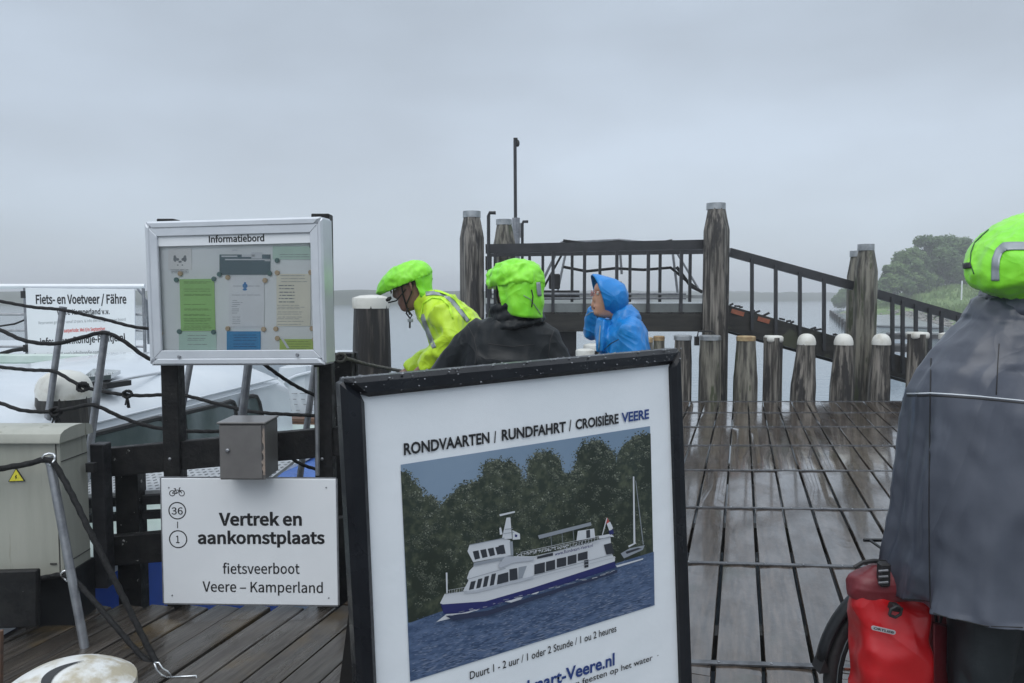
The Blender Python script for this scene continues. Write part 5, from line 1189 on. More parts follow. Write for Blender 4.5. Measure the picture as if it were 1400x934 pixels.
def cover(name, c, fwd, pitch, dims, parent, m, flap=None, seed=1, cut=-.25, pucker=.006, front=0, cover_n=120):
    """elasticated helmet cover: puffed dome with gathered rim, optional neck flap"""
    f = V((fwd[0], fwd[1], 0)).normalized(); side = V((-f.y, f.x, 0)); rot = Matrix.Rotation(pitch, 3, side); f2 = rot @ f; u2 = rot @ V((0, 0, 1)); c = V(c)
    a_, b_, h_ = dims; rs = []; n = cover_n
    def pt(ph, t_):
        z = math.sin(ph); r = math.cos(ph)**.8 if ph > 0 else math.cos(ph)**1.0
        if ph < -.05: r *= 1-.10*min(1, (-.05-ph)/.4)
        fr = 1+front*max(0, math.cos(t_))**4*max(0, 1-abs(ph)*1.2)
        p = f2*(a_*r*math.cos(t_)*fr)+side*(b_*r*math.sin(t_))+u2*(h_*z-(.25*front*h_*max(0, math.cos(t_))**4*max(0, 1-abs(ph)*1.2)))
        q = p*14+V((seed, 0, 0)); w = noise.noise(q+noise.noise_vector(q*.7)*.7); g = noise.noise(V((t_*7, seed, ph*2)))
        k = pucker*(1-abs(w)*2.6)+pucker*.6*(1-abs(noise.noise(q*2.2))*3)+pucker*1.0*g*max(0, 1-abs(ph+.15)/.35)+.0035*math.sin(t_*26+3*g)*max(0, 1-abs(ph-cut)/.3)
        return c+p+p.normalized()*k
    phs = [cut-.12, cut]+[cut+(1.52-cut)*i/26 for i in range(1, 27)]
    for i, ph in enumerate(phs): rs.append([pt(ph, 2*math.pi*j/n) if i else c+(pt(cut, 2*math.pi*j/n)-c)*.9 for j in range(n)])
    mb = MB(); mb.rings(rs); o = mb.build(name, m, parent, smooth=True)
    if flap:
        t0, t1, ln, back, sc0 = flap; mb = MB(); rs = []
        for i in range(15):
            v_ = i/14; row_ = []
            for j in range(33):
                u_ = j/32; t_ = t0+(t1-t0)*u_; p = c+(pt(cut*.4, t_)-c)*(.97); ed = math.sin(math.pi*u_)**.35
                q = p-V((0, 0, 1))*ln*v_*(.55+.45*ed) + f2*(-back)*v_ + (p-c-u2*(p-c).dot(u2))*(sc0*v_)
                q += (p-c).normalized()*(.010*noise.noise(V((u_*5, v_*2.5, seed)))+.006*noise.noise(V((u_*14, v_*3, seed+4)))) ; row_.append(q)
            rs.append(row_)
        mb.rings(rs, cap=False, closed=False); fo_ = mb.build('neck_flap', m, parent, smooth=True); s_ = fo_.modifiers.new('s', 'SOLIDIFY'); s_.thickness = .003
        return o, fo_
    return o
def eyes(c, f2, side, u2, par, s=1.0):
    for k in (-1, 1):
        mb = MB(); q = c+(f2*.075+side*.033*k+u2*.026)*s; mb.ball(q, .0115*s, 12, 8); e_ = mb.build('eye', mat('eyeball', (.7, .7, .68), rough=.2) if 'eyeball' not in bpy.data.materials else bpy.data.materials['eyeball'], par, smooth=True)
        mb = MB(); mb.ball(q+f2*.0075*s, .0058*s, 8, 6); mb.build('iris', ink_m, e_, smooth=True)
def ears(mb, c, f2, side, u2, s=1.0):
    for k in (-1, 1): mb.tube([c+(side*.070*k-f2*.004+u2*(-.022))*s, c+(side*.083*k-f2*.010+u2*.0)*s, c+(side*.084*k-f2*.012+u2*.022)*s, c+(side*.072*k+u2*.03)*s], [(.008, .012), (.008, .017), (.008, .018), (.006, .01)], 8, ref=f2)
def glasses(c, f2, side, u2, par, m, s=1.0, lens=None, h=.017, zc=.024):
    g = MB(); k_ = .105
    for k in (-1, 1):
        cc_ = c+(f2*k_+side*.034*k+u2*zc)*s; n = 12; pts = [cc_+(side*.026*math.cos(2*math.pi*i/n)+u2*h*math.sin(2*math.pi*i/n)-f2*.010*abs(math.cos(2*math.pi*i/n))*.6)*s for i in range(n+1)]
        g.tube(pts, .0018*s, 5); g.tube([c+(f2*(k_-.006)+side*.060*k+u2*(zc+.004))*s, c+(f2*.02+side*.079*k+u2*(zc+.004))*s, c+(-f2*.02+side*.079*k+u2*.006)*s], .0020*s, 5)
    g.tube([c+(f2*k_+side*.009+u2*(zc+.003))*s, c+(f2*(k_+.004)+u2*(zc+.006))*s, c+(f2*k_-side*.009+u2*(zc+.003))*s], .0018*s, 5)
    o = g.build('spectacles', m, par, smooth=.7)
    if lens:
        for k in (-1, 1):
            cc_ = c+(f2*(k_-.003)+side*.034*k+u2*zc)*s; mb = MB(); n = 12
            mb.prism([cc_+(side*.025*math.cos(2*math.pi*i/n)+u2*h*.95*math.sin(2*math.pi*i/n))*s for i in range(n)], f2*.002); mb.build('lens', lens, o)
def limbs(mb, A, rad, n=12, ref=None): mb.tube(A, rad, n, ref=ref)
def legs(body, cl, hips, feet, par, shoe=True, kn=.02, fwd=V((0, 1, 0)), tm=trou_m, seed=0):
    tb = MB()
    for h_, f_ in zip(hips, feet):
        k_ = h_.lerp(f_, .5)+fwd*kn; an = f_+V((0, 0, .09))
        body.tube([h_, k_, an, f_+V((0, 0, .05))], [.08, .055, .038, .035], 10); body.tube([an-V((0, 0, .03)), f_+fwd*.1+V((0, 0, .035))], [.035, .03], 8)
        tb.tube([h_+V((0, 0, .06)), h_-V((0, 0, .1)), k_, an+V((0, 0, .10)), an+V((0, 0, -.02))], [(.105, .11), (.10, .105), .078, .068, .072], 14)
        if shoe:
            sb = MB(); sb.tube([f_-fwd*.07+V((0, 0, .045)), f_+V((0, 0, .055)), f_+fwd*.1+V((0, 0, .045)), f_+fwd*.185+V((0, 0, .03))], [(.04, .036), (.05, .042), (.04, .046), (.022, .036)], 12, ref=(0, 0, 1)); sb.build('shoe', boot_m, par, smooth=.9)
    mid = (hips[0]+hips[1])/2; w = (hips[0]-hips[1]).length/2+.09
    ax = (hips[0]-hips[1]).normalized()
    tb.tube([mid+V((0, 0, .14)), mid+V((0, 0, .0)), mid-V((0, 0, .08))], [(w, .12), (w, .13), (w*.8, .10)], 16, ref=ax)
    cloth('trousers', tb, tm, par, .016, 6, .007, (7, 7, 4), seed)

# ---- cyclist in high visibility jacket, leaning to the left
Y1 = 4.25
def p1(x, y, dy=0): return P(x, y, Y1+dy)
c = p1(560, 394); m1 = 1057/Y1
per = empty('person', (p1(655, 400).x, Y1, 0), 'person in yellow reflective jacket and neon hood leaning to the left', 'person', 'cyclists in rain clothes')
body = MB(); hr, f2, sd_, u2 = head_rings(c, (-1, -.12), R(20), 1.0); body.rings(hr); ears(body, c, f2, sd_, u2)
nk = p1(590, 422)
body.tube([c-f2*.03-u2*.03, (c+nk)/2-u2*.02, nk+V((.04, 0, -.03))], [.058, .056, .065], 14)
hipc = V((p1(668, 500).x, Y1+.02, 1.02)); sh = p1(607, 424)
body.tube([nk+V((.04, 0, -.02)), (nk+hipc)/2, hipc], [(.12, .10), (.14, .10), (.13, .10)], 16, ref=(0, 1, 0))
shl = p1(600, 428, -.17); shr_ = p1(600, 430, .17); el = p1(622, 462, -.22); elr = p1(600, 480, .24); wr = p1(580, 500, -.16); wrr = p1(560, 505, .16)
for a, b_, w_ in ((shl, el, wr), (shr_, elr, wrr)):
    body.tube([a, b_, w_], [.045, .036, .026], 10); hand(body, w_+(w_-b_).normalized()*.03, (w_-b_), (0, 0, -1))
hips = [hipc+V((0, -.1, 0)), hipc+V((0, .1, 0))]; feet = [V((hipc.x+.12, Y1-.12, 0)), V((hipc.x-.12, Y1+.12, 0))]
legs(body, None, hips, feet, per, fwd=V((-1, 0, 0)), seed=3)
o = link('body', bake(body, .0068, 2, None, skind_m, inv=WM[per].inverted()), per); eyes(c, f2, sd_, u2, per)
jk = MB()
jk.tube([p1(580, 404), p1(586, 414), p1(598, 424), p1(618, 448), p1(640, 480), hipc+V((.02, 0, -.02)), hipc+V((.03, 0, -.12))], [(.068, .075), (.085, .09), (.155, .125), (.195, .150), (.195, .165), (.19, .17), (.20, .16)], 24, ref=(0, 1, 0))
jk.tube([p1(583, 399, 0), p1(570, 418, 0)], [(.062, .03), (.060, .028)], 12, ref=(0, 1, 0))
for a, b_, w_ in ((p1(603, 424, -.15), el, wr), (shr_, elr, wrr)):
    jk.tube([a, a.lerp(b_, .5)+V((.01, 0, 0)), b_, b_.lerp(w_, .5), w_+(w_-b_).normalized()*.02], [.082, .082, .072, .060, .046], 16)
jo = cloth('jacket', jk, hiv_m, per, .0125, 5, .010, (9, 9, 6), 5); tr1 = bvh(jo)
strip('reflective_stripe', jo, tr1, [(582, 402), (592, 401), (606, 402), (618, 412), (630, 427), (640, 440)], 5.5, refl_m, Y1, per)
strip('reflective_stripe', jo, tr1, [(577, 430), (582, 445), (588, 460), (594, 476)], 6, refl_m, Y1, per)
strip('vest_edge', jo, tr1, [(575, 436), (577, 425), (579, 415), (590, 407), (604, 409), (614, 419), (619, 436)], 2.0, vest_m, Y1, per, .006)
strip('vest_back_panel', jo, tr1, [(594, 398), (608, 400), (622, 410), (634, 425), (643, 437)], 2.5, vest_m, Y1, per, .004)
# helmet, straps, cover, glasses, microphone
hm = MB(); hc = c+u2*.035
hm.rings([[hc-u2*.012+f2*(.112*r*math.cos(2*math.pi*j/24)-.01)+sd_*(.084*r*math.sin(2*math.pi*j/24))+u2*z*.9 for j in range(24)] for r, z in ((.98, .0), (1, .025), (.93, .06), (.7, .09), (.35, .105), (.05, .108))])
hm.build('helmet', black_m, per, smooth=.7)
hv, fl = cover('helmet_cover', hc+u2*.012-f2*.002, (-1, -.12), R(22), (.142, .104, .092), per, neon_m, flap=(1.85, 2*math.pi-1.85,    .150, .035, -.20), seed=3, cut=-.2, pucker=.005, front=.25)
mb = MB()
for k in (-1, 1):
    mb.tube([c+f2*.03+sd_*.083*k+u2*.05, c+f2*.045+sd_*.080*k-u2*.02, c+f2*.05+sd_*.056*k-u2*.085, c+f2*.05-u2*.135], .0045, 6)
    mb.tube([c-f2*.045+sd_*.080*k+u2*.05, c+sd_*.082*k-u2*.03, c+f2*.045+sd_*.062*k-u2*.075], .004, 6)
mb.build('chin_strap', rubber_m, per, smooth=.7)
mb = MB(); b0 = p1(558, 421, -.05); mb.tube([b0, b0+V((-.01, 0, -.03)), b0+V((.012, 0, -.06)), b0+V((.02, 0, -.04)), b0+V((.004, 0, -.02))], .005, 6); mb.tube([b0+V((.01, 0, -.05)), b0+V((.008, 0, -.11))], .005, 6); mb.build('strap_end', rubber_m, per, smooth=.7)
mb = MB(); mb.box(b0+V((.012, -.004, -.068)), (.03, .012, .018)); mb.build('buckle', refl_m, per, bevel=.003)
glasses(c, f2, sd_, u2, per, ink_m, lens=wglass_m)
mb = MB(); mb.tube([c-sd_*.0+f2*.02+sd_*.088, c+f2*.09+sd_*.06-u2*.04, c+f2*.135+sd_*.02-u2*.035], .004, 6)
mb2 = MB(); q = p1(531.5, 409, -.06); mb2.tube([q+V((.014, 0, .010)), q, q-V((.014, 0, .009))], [.006, .012, .007], 8); mb.tube([q+V((.01, 0, .005)), c+f2*.10+sd_*-.0-u2*.03], .003, 5) if 0 else None
mb2.build('microphone', rubber_m, per, smooth=True); mb.build('microphone_boom', rubber_m, per, smooth=.7)
mb = MB()
mk = c+f2*.055+sd_*.095+u2*.045
# white three legged mark on the helmet side
sdn = sd_ if sd_.y < 0 else -sd_
mk = c+f2*.035+sdn*.094+u2*.042
for a in (R(90), R(210), R(330)): mb.beam(mk, mk+f2*.016*math.cos(a)+u2*.016*math.sin(a), .004, .003, tuple(sdn))
mb.build('helmet_mark', white_m, per)
mb = MB(); q = p1(583, 366, 0); mb.tube([q, q+V((.018, 0, -.005)), q+V((.026, 0, -.06)), q+V((.034, 0, -.062))], .005, 6); mb.build('drawcord', rubber_m, per)

# ---- person in the black rain jacket, seen from behind
Y2 = 3.55
def p2(x, y, dy=0): return P(x, y, Y2+dy)
per = empty('person', (p2(700, 400).x, Y2, 0), 'person in black rain jacket seen from behind, neon cover flap over the neck', 'person', 'cyclists in rain clothes')
c = p2(704, 398); body = MB(); hr, f2, sd_, u2 = head_rings(c, (-.62, .8), 0, 1.0); body.rings(hr); ears(body, c, f2, sd_, u2)
tx = p2(697, 400).x
body.tube([c-u2*.06-f2*.02, V((tx+.01, Y2, 1.47)), V((tx, Y2, 1.38))], [.056, .06, .1], 14)
body.tube([V((tx, Y2, z)) for z in (1.44, 1.3, 1.1, .95)], [(.17, .1), (.16, .11), (.14, .10), (.15, .10)], 16, ref=(1, 0, 0))
shl, shr_ = p2(648, 462), p2(748, 466); el, elr = p2(604, 512, .06), p2(778, 540, -.02); wl_, wrr = p2(590, 590, .28), p2(762, 600, .25)
for a, b_, w_, t_ in ((shl, el, wl_, 1), (shr_, elr, wrr, -1)):
    body.tube([a, b_, w_], [.045, .038, .027], 10); hand(body, w_+(w_-b_).normalized()*.03, (w_-b_), (0, 0, -1), thumb=t_)
legs(body, None, [V((tx-.1, Y2, .95)), V((tx+.1, Y2, .95))], [V((tx-.13, Y2, 0)), V((tx+.13, Y2+.05, 0))], per, seed=9)
o = link('body', bake(body, .0068, 2, None, skin_m, inv=WM[per].inverted()), per); eyes(c, f2, sd_, u2, per)
jk = MB(); jk.tube([V((tx+ox, Y2, z)) for ox, z in ((0, .72), (0, .9), (0, 1.1), (0, 1.28), (.005, 1.38), (.01, 1.44), (.018, 1.49))], [(.235, .17), (.22, .16), (.225, .155), (.235, .15), (.215, .135), (.16, .12), (.115, .115)], 28, ref=(1, 0, 0))
for a, b_, w_ in ((p2(650, 458), el, wl_), (p2(746, 462), elr, wrr)):
    jk.tube([a+V((.03 if a.x < 0 else -.03, 0, .01)), a, a.lerp(b_, .5), b_, b_.lerp(w_, .5), w_], [.07, .075, .072, .068, .06, .05], 16)
jo = cloth('jacket', jk, jack_m, per, .0125, 6, .008, (6, 6, 4), 15); tr1 = bvh(jo)
for seam_p in ([(640, 446), (648, 462), (652, 480), (650, 500)], [(757, 452), (752, 466), (750, 485), (752, 498)], [(668, 470), (700, 474), (730, 471)]): strip('seam', jo, tr1, seam_p, .9, rubber_m, Y2, per, .002)
cb_ = MB()
for k, (z, rx_, ry_) in enumerate(((1.475, .118, .112), (1.51, .108, .10), (1.545, .098, .092))):
    cc_ = V((tx+.025-.004*k, Y2, z)); n = 20; cb_.tube([cc_+V((rx_*math.cos(2*math.pi*j/n), ry_*math.sin(2*math.pi*j/n), .012*math.sin(2*math.pi*j/n+k*1.5)+.02*math.cos(2*math.pi*j/n))) for j in range(n+1)], .023, 8)
cloth('rolled_hood', cb_, jack_m, per, .009, 4, .004, (14, 14, 20), 22)
hr_ = MB(); hc = c+u2*.03
hr_.rings([[hc+f2*(.122*r*math.cos(2*math.pi*j/24)-.012)+sd_*(.088*r*math.sin(2*math.pi*j/24))+u2*z for j in range(24)] for r, z in ((.98, -.01), (1, .02), (.9, .06), (.7, .09), (.35, .103), (.05, .106))]); hr_.build('helmet', black_m, per, smooth=.7)
mb = MB()
for k in (-1, 1): mb.tube([c+f2*.02+sd_*.083*k+u2*.05, c+f2*.03+sd_*.080*k-u2*.02, c+f2*.04+sd_*.056*k-u2*.085, c+f2*.04-u2*.13], .006, 6)
mb.build('chin_strap', rubber_m, per, smooth=.7)
hv, fl = cover('helmet_cover', hc+u2*.012, (-.62, .8), R(4), (.148, .118, .094), per, neon_m, flap=(1.72, 2*math.pi-1.62, .165, .015, -.10), seed=8, cut=-.22, pucker=.009, front=.05)
tr1 = bvh(fl); strip('drawcord', fl, tr1, [(727, 396), (729, 405), (728, 413), (727, 420)], 1.6, rubber_m, Y2, per, .005); strip('reflective_tag', fl, tr1, [(735, 386), (737, 405)], 5, refl_m, Y2, per, .005)
strip('seam', fl, tr1, [(716, 404), (726, 410), (732, 419), (739, 430)], .8, refl_m, Y2, per, .003)

# ---- person in blue raincoat in profile, hand raised to the ear
Y3 = 4.85
def p3(x, y, dy=0): return P(x, y, Y3+dy)
per = empty('person', (p3(852, 400).x, Y3, 0), 'person in blue hooded raincoat and spectacles facing left, hand at the ear', 'person', 'cyclists in rain clothes')
c = p3(832, 408); body = MB(); hr, f2, sd_, u2 = head_rings(c, (-1, -.10), R(-4), 1.02); body.rings(hr); ears(body, c, f2, sd_, u2)
tx = p3(855, 400).x
body.tube([c-u2*.07-f2*.03, V((tx-.03, Y3, 1.46)), V((tx, Y3, 1.36))], [.055, .055, .07], 14)
body.tube([V((tx, Y3, z)) for z in (1.40, 1.3, 1.1, .95)], [(.07, .12), (.08, .14), (.10, .14), (.10, .15)], 16, ref=(1, 0, 0))
sn_, sf = V((tx+.005, Y3-.16, 1.385)), V((tx-.01, Y3+.15, 1.385)); en, wn = V((tx+.05, Y3-.22, 1.12)), V((tx-.12, Y3-.24, .95)); ef, wf = p3(806, 452, .14), p3(814, 422, .07)
body.tube([sn_, en, wn], [.045, .038, .027], 10); hand(body, wn+(wn-en).normalized()*.03, wn-en, (0, 1, 0))
body.tube([sf, ef, wf], [.045, .038, .027], 10); hand(body, wf+V((.006, 0, .03)), V((.45, .1, .9)), (.3, -1, 0), thumb=-1)
legs(body, None, [V((tx, Y3-.1, .95)), V((tx, Y3+.1, .95))], [V((tx+.02, Y3-.12, 0)), V((tx-.06, Y3+.12, 0))], per, fwd=V((-1, 0, 0)), seed=19)
o = link('body', bake(body, .0068, 2, None, skin_m, inv=WM[per].inverted()), per); eyes(c, f2, sd_, u2, per, 1.02)
glasses(c, f2, sd_, u2, per, mat('red_spectacle_frame', (.35, .08, .07), rough=.3), 1.02)
mb = MB(); q = c+f2*.083-u2*.066; mb.ball(q, (.010, .020, .009), 10, 6); mb.build('open_mouth', mat('mouth_inside', (.06, .015, .015), rough=.6), per, smooth=True)
mb = MB(); n = 14
mb.rings([[c+f2*(r*.094*math.cos(t_)-.008)+sd_*(.080*r*math.sin(t_))+u2*z for t_ in [R(70+220*i/13) for i in range(14)]] for r, z in ((.98, -.04), (1.03, 0), (1.05, .04), (.98, .08), (.7, .11))], cap=False, closed=False); hh_ = mb.build('hair', hair_m, per, smooth=True); s_ = hh_.modifiers.new('s', 'SOLIDIFY'); s_.thickness = .012
jk = MB(); jk.tube([V((tx+ox, Y3, z)) for ox, z in ((.0, .70), (0, .9), (0, 1.1), (0, 1.25), (-.005, 1.36), (-.015, 1.43), (-.03, 1.47))], [(.17, .22), (.165, .21), (.16, .21), (.155, .23), (.14, .22), (.105, .15), (.085, .10)], 28, ref=(1, 0, 0))
jk.tube([sn_+V((0, .04, .01)), sn_, sn_.lerp(en, .5), en, en.lerp(wn, .5), wn], [.08, .085, .078, .07, .06, .05], 16)
jk.tube([sf+V((0, -.04, 0)), sf, sf.lerp(ef, .5), ef, ef.lerp(wf, .5), wf], [.08, .08, .074, .066, .052, .044], 16)
# front placket and chin collar
jk.tube([p3(823, 436, -.02), p3(821, 455, -.03), p3(820, 480, -.03)], [(.03, .10), (.03, .12), (.03, .13)], 10, ref=(1, 0, 0))
jo = cloth('raincoat', jk, blue_m, per, .0125, 5, .009, (7, 7, 5), 31); tr1 = bvh(jo)
strip('seam', jo, tr1, [(826, 478), (835, 470), (846, 464)], .9, rubber_m, Y3, per, .002); strip('zip', jo, tr1, [(819, 478), (820, 460), (821, 445)], 1.0, refl_m, Y3, per, .003)
strip('reflective_piping', jo, tr1, [(801, 432), (808, 427), (814, 426)], .9, refl_m, Y3, per, .003)
# hood: open at the face
hb = MB(); rs = []
hoodpath = [(-.062, .094, .120, .112, .010), (-.050, .098, .126, .122, .012), (-.025, .1, .128, .128, .010), (.01, .102, .128, .128, .004), (.05, .102, .122, .122, -.002), (.085, .09, .105, .105, -.010), (.108, .06, .07, .07, -.02), (.118, .02, .03, .03, -.03)]
for x, w, zt_, zb_, zo in hoodpath:      # x back from the face along -f2
    ring = []
    for j in range(36):
        t_ = 2*math.pi*j/36; yy = w*math.cos(t_); zz = (zt_ if math.sin(t_) > 0 else zb_)*math.sin(t_)*1.0+zo
        tilt = -.42*(zz-.0) if x < 0 else -.42*zz*max(0, 1-x/.09)     # the brim reaches forward over the brow
        q = c-f2*(x+tilt+.0)+sd_*yy+u2*(zz+.008); nn = noise.noise(q*16)*.007+.004*(1-abs(noise.noise(q*9+V((5, 0, 0))))*3); ring.append(q+(q-c).normalized()*nn)
    rs.append(ring)
hb.rings(rs, cap=False); hb.add(rs[-1], [tuple(range(36))])
ho = hb.build('hood', blue_m, per, smooth=True); s_ = ho.modifiers.new('s', 'SOLIDIFY'); s_.thickness = .004
mb = MB(); mb.tube([c+f2*.0-u2*.10+V((.03, 0, 0)), V((tx-.02, Y3, 1.46)), V((tx-.005, Y3, 1.41))], [(.09, .09), (.105, .12), (.12, .16)], 20, ref=(1, 0, 0)); cloth('hood_collar', mb, blue_m, per, .012, 4, .008, (10, 10, 10), 35)

# ---- rider in the grey poncho, partly out of frame
Y4 = 2.15
def p4(x, y, dy=0): return P(x, y, Y4+dy)
per = empty('person', (1.46, Y4, 0), 'person in slate grey poncho and neon helmet cover standing nearest on the right', 'person', 'cyclists in rain clothes')
c = V((1.47, Y4, 1.645)); body = MB(); hr, f2, sd_, u2 = head_rings(c, (.62, .8), R(8), 1.03); body.rings(hr); ears(body, c, f2, sd_, u2)
cx4 = 1.46
body.tube([c-u2*.07-f2*.02, V((cx4, Y4, 1.5)), V((cx4, Y4, 1.40))], [.058, .065, .1], 14)
body.tube([V((cx4, Y4, z)) for z in (1.44, 1.3, 1.1, .92)], [(.17, .1), (.16, .11), (.14, .10), (.15, .10)], 16, ref=(1, 0, 0))
for k, w_ in ((-1, V((1.98, 2.20, 1.06))), (1, V((2.0, 2.62, 1.06)))):
    a = V((cx4+.17*k, Y4+.04, 1.40)); b_ = V((cx4+.30+.08*k, Y4+.10+.2*(k > 0), 1.12)); body.tube([a, b_, w_], [.045, .038, .027], 10); hand(body, w_+(w_-b_).normalized()*.02, w_-b_, (0, 0, -1), thumb=k)
slv = MB()
for k, w_ in ((-1, V((1.98, 2.20, 1.06))), (1, V((2.0, 2.62, 1.06)))):
    a = V((cx4+.17*k, Y4+.04, 1.40)); b_ = V((cx4+.30+.08*k, Y4+.10+.2*(k > 0), 1.12)); slv.tube([a, b_, w_+(b_-w_).normalized()*.03], [.06, .055, .042], 14)
cloth('sleeves', slv, jack_m, per, .012, 4, .006, (9, 9, 9), 51)
lx = p4(1338, 900).x; lx2 = p4(1415, 900).x
legs(body, None, [V((lx+.03, Y4+.02, .92)), V((lx2, Y4+.02, .92))], [V((lx, Y4-.02, 0)), V((lx2+.02, Y4+.1, 0))], per, seed=29)
o = link('body', bake(body, .0068, 2, None, skin_m, inv=WM[per].inverted()), per); eyes(c, f2, sd_, u2, per)
# poncho: rings from collar to hem, folds grow downwards
lev = [(398, 1366, .085), (410, 1346, .105), (424, 1337, .12), (438, 1330, .13), (455, 1311, .14), (480, 1289, .155), (510, 1265, .17), (540, 1247, .185), (575, 1242, .20), (620, 1236, .215), (680, 1227, .23), (740, 1219, .245), (790, 1211, .255), (812, 1207, .262), (835, 1205, .265)]
mb = MB(); rs = []; n = 110
for i, (py, pxl, ry) in enumerate(lev):
    z = P(700, py, Y4-.05).z; xl_ = P(pxl, py, Y4).x; cxx = 1.455; rx = (cxx-xl_)*(.955-.075*min(1, max(0, (i-5)/6))); ring = []
    dpt = max(0, (i-4)/9)
    for j in range(n):
        t_ = 2*math.pi*j/n; cs, sn2 = math.cos(t_), math.sin(t_)
        e_ = .88; x = rx*math.copysign(abs(cs)**e_, cs); y = ry*math.copysign(abs(sn2)**e_, sn2)
        fold = dpt*(.016*(1-abs(noise.noise(V((t_*3.1+i*.05, i*.07, 9))))*3.5)+.010*math.sin(t_*11+1.4*math.sin(i*.25)+3*noise.noise(V((t_*1.5, 0, 4))))+.012*noise.noise(V((t_*3.5, i*.18, 2)))*1.5)+(.008 if i < 6 else .004)*noise.noise(V((t_*5, i*.9, 7)))
        zz = z
        if i == len(lev)-1: # hem: higher at the side, lower at the back
            f = min(1, max(0, (x+rx)/(rx*1.1))); zz = P(700, 822, Y4-.02).z if 0 else P(700, 823+39*f**.8, Y4-.17*abs(sn2)).z if sn2 < 0 else P(700, 823+39*f**.8, Y4).z
        if i == len(lev)-2:
            f = min(1, max(0, (x+rx)/(rx*1.1))); zz = z-.02*f-.0
        q = V((cxx+x, Y4+.02+y, zz)); d = V((x, y, 0)).normalized()
        if q.x < P(1271, 600, Y4-.1).x and i > 4: q = q+V((.006, .028, 0))
        ring.append(q+d*fold)
    rs.append(ring)
# subdivide between the levels for wrinkles
fine = []
for a, b_ in zip(rs, rs[1:]):
    for k in range(7): fine.append([a[j].lerp(b_[j], k/7) for j in range(n)])
fine.append(rs[-1]); N2 = len(fine)
for i, r in enumerate(fine):
    for j, q in enumerate(r):
        d = V((q.x-1.455, q.y-Y4, 0)).normalized(); up_ = max(0, 1-i/30)
        qq = V((q.x*7, q.y*7, q.z*(5 if i < 40 else 2.2))); wv = noise.noise_vector(qq*.6)*.9; rg = 1-abs(noise.noise(qq+wv))*2.6; rg2 = 1-abs(noise.noise(V((q.x*16+q.z*9, q.y*14, q.z*6))+wv))*2.6
        r[j] = q+d*(.0065*rg+.003*rg2+up_*.010*(1-abs(noise.noise(V((q.x*12-q.z*10, q.y*10, q.z*22))))*3))
mb.rings(fine, cap=False); po = mb.build('poncho', ponch_m, per, smooth=True); s_ = po.modifiers.new('s', 'SOLIDIFY'); s_.thickness = .003; s_.offset = -1
tr1 = bvh(po)
strip('reflective_piping', po, tr1, [(1240, 538), (1258, 538), (1272, 537.5), (1300, 539), (1340, 542), (1400, 548), (1450, 552)], 1.5, mat('bright_piping', (.6, .64, .68), rough=.35), Y4, per, .0015)
strip('piping_edge', po, tr1, [(1240, 541.3), (1258, 541.3), (1272, 540.8), (1300, 542.3), (1340, 545.3), (1400, 551.3), (1450, 555)], 2.2, rubber_m, Y4, per, .001)
for sp__ in ([(1273, 490), (1272, 540), (1271, 620), (1270, 700), (1271, 780), (1273, 842)], [(1366, 470), (1364, 500), (1362, 540)], [(1208, 816), (1232, 818), (1271, 822)], [(1276, 838), (1310, 850), (1350, 856), (1398, 858)]): strip('seam', po, tr1, sp__, 1.3, rubber_m, Y4, per, .0015)
# folded hood lying round the neck
cb_ = MB()
for k, (z, rx_, ry_, th) in enumerate(((1.548, .125, .12, .024), (1.585, .118, .114, .024), (1.618, .108, .108, .024))):
    cc_ = V((1.46, Y4+.01, z)); nn = 24; cb_.tube([cc_+V((rx_*math.cos(2*math.pi*j/nn), ry_*math.sin(2*math.pi*j/nn), .014*math.sin(4*math.pi*j/nn+k*1.9)+.012*math.cos(2*math.pi*j/nn))) for j in range(nn+1)], th, 10)
cloth('gathered_hood', cb_, ponch_m, per, .010, 4, .006, (9, 9, 20), 41)
hr_ = MB(); hc = c+u2*.045
hr_.rings([[hc+f2*(.135*r*math.cos(2*math.pi*j/24)-.012)+sd_*(.10*r*math.sin(2*math.pi*j/24))+u2*z for j in range(24)] for r, z in ((.98, -.03), (1, .02), (.9, .06), (.7, .09), (.35, .103), (.05, .106))]); hr_.build('helmet', black_m, per, smooth=.7)
hv = cover('helmet_cover', V((1.435, Y4, 1.706)), (.86, .5), R(-24), (.200, .145, .106), per, neon_m, seed=12, cut=-.75, pucker=.0045)
tr1 = bvh(hv)
strip('reflective_band', hv, tr1, [(1361, 384), (1361, 370), (1362, 355), (1366, 344), (1374, 337.5), (1386, 337), (1400, 337), (1420, 337)], 11, refl_m, Y4, per, .003)
strip('brand_tab', hv, tr1, [(1313, 365), (1328, 363)], 7.5, rubber_m, Y4, per, .004)
strip('seam', hv, tr1, [(1352, 314), (1343, 322), (1333, 332), (1328, 345), (1327, 360), (1332, 375)], 1.1, mat('dark_green_thread', (.03, .10, .03), rough=.7), Y4, per, .002)
for i, o_ in enumerate([x for x in bpy.data.objects if x.name.startswith('person')]): pass

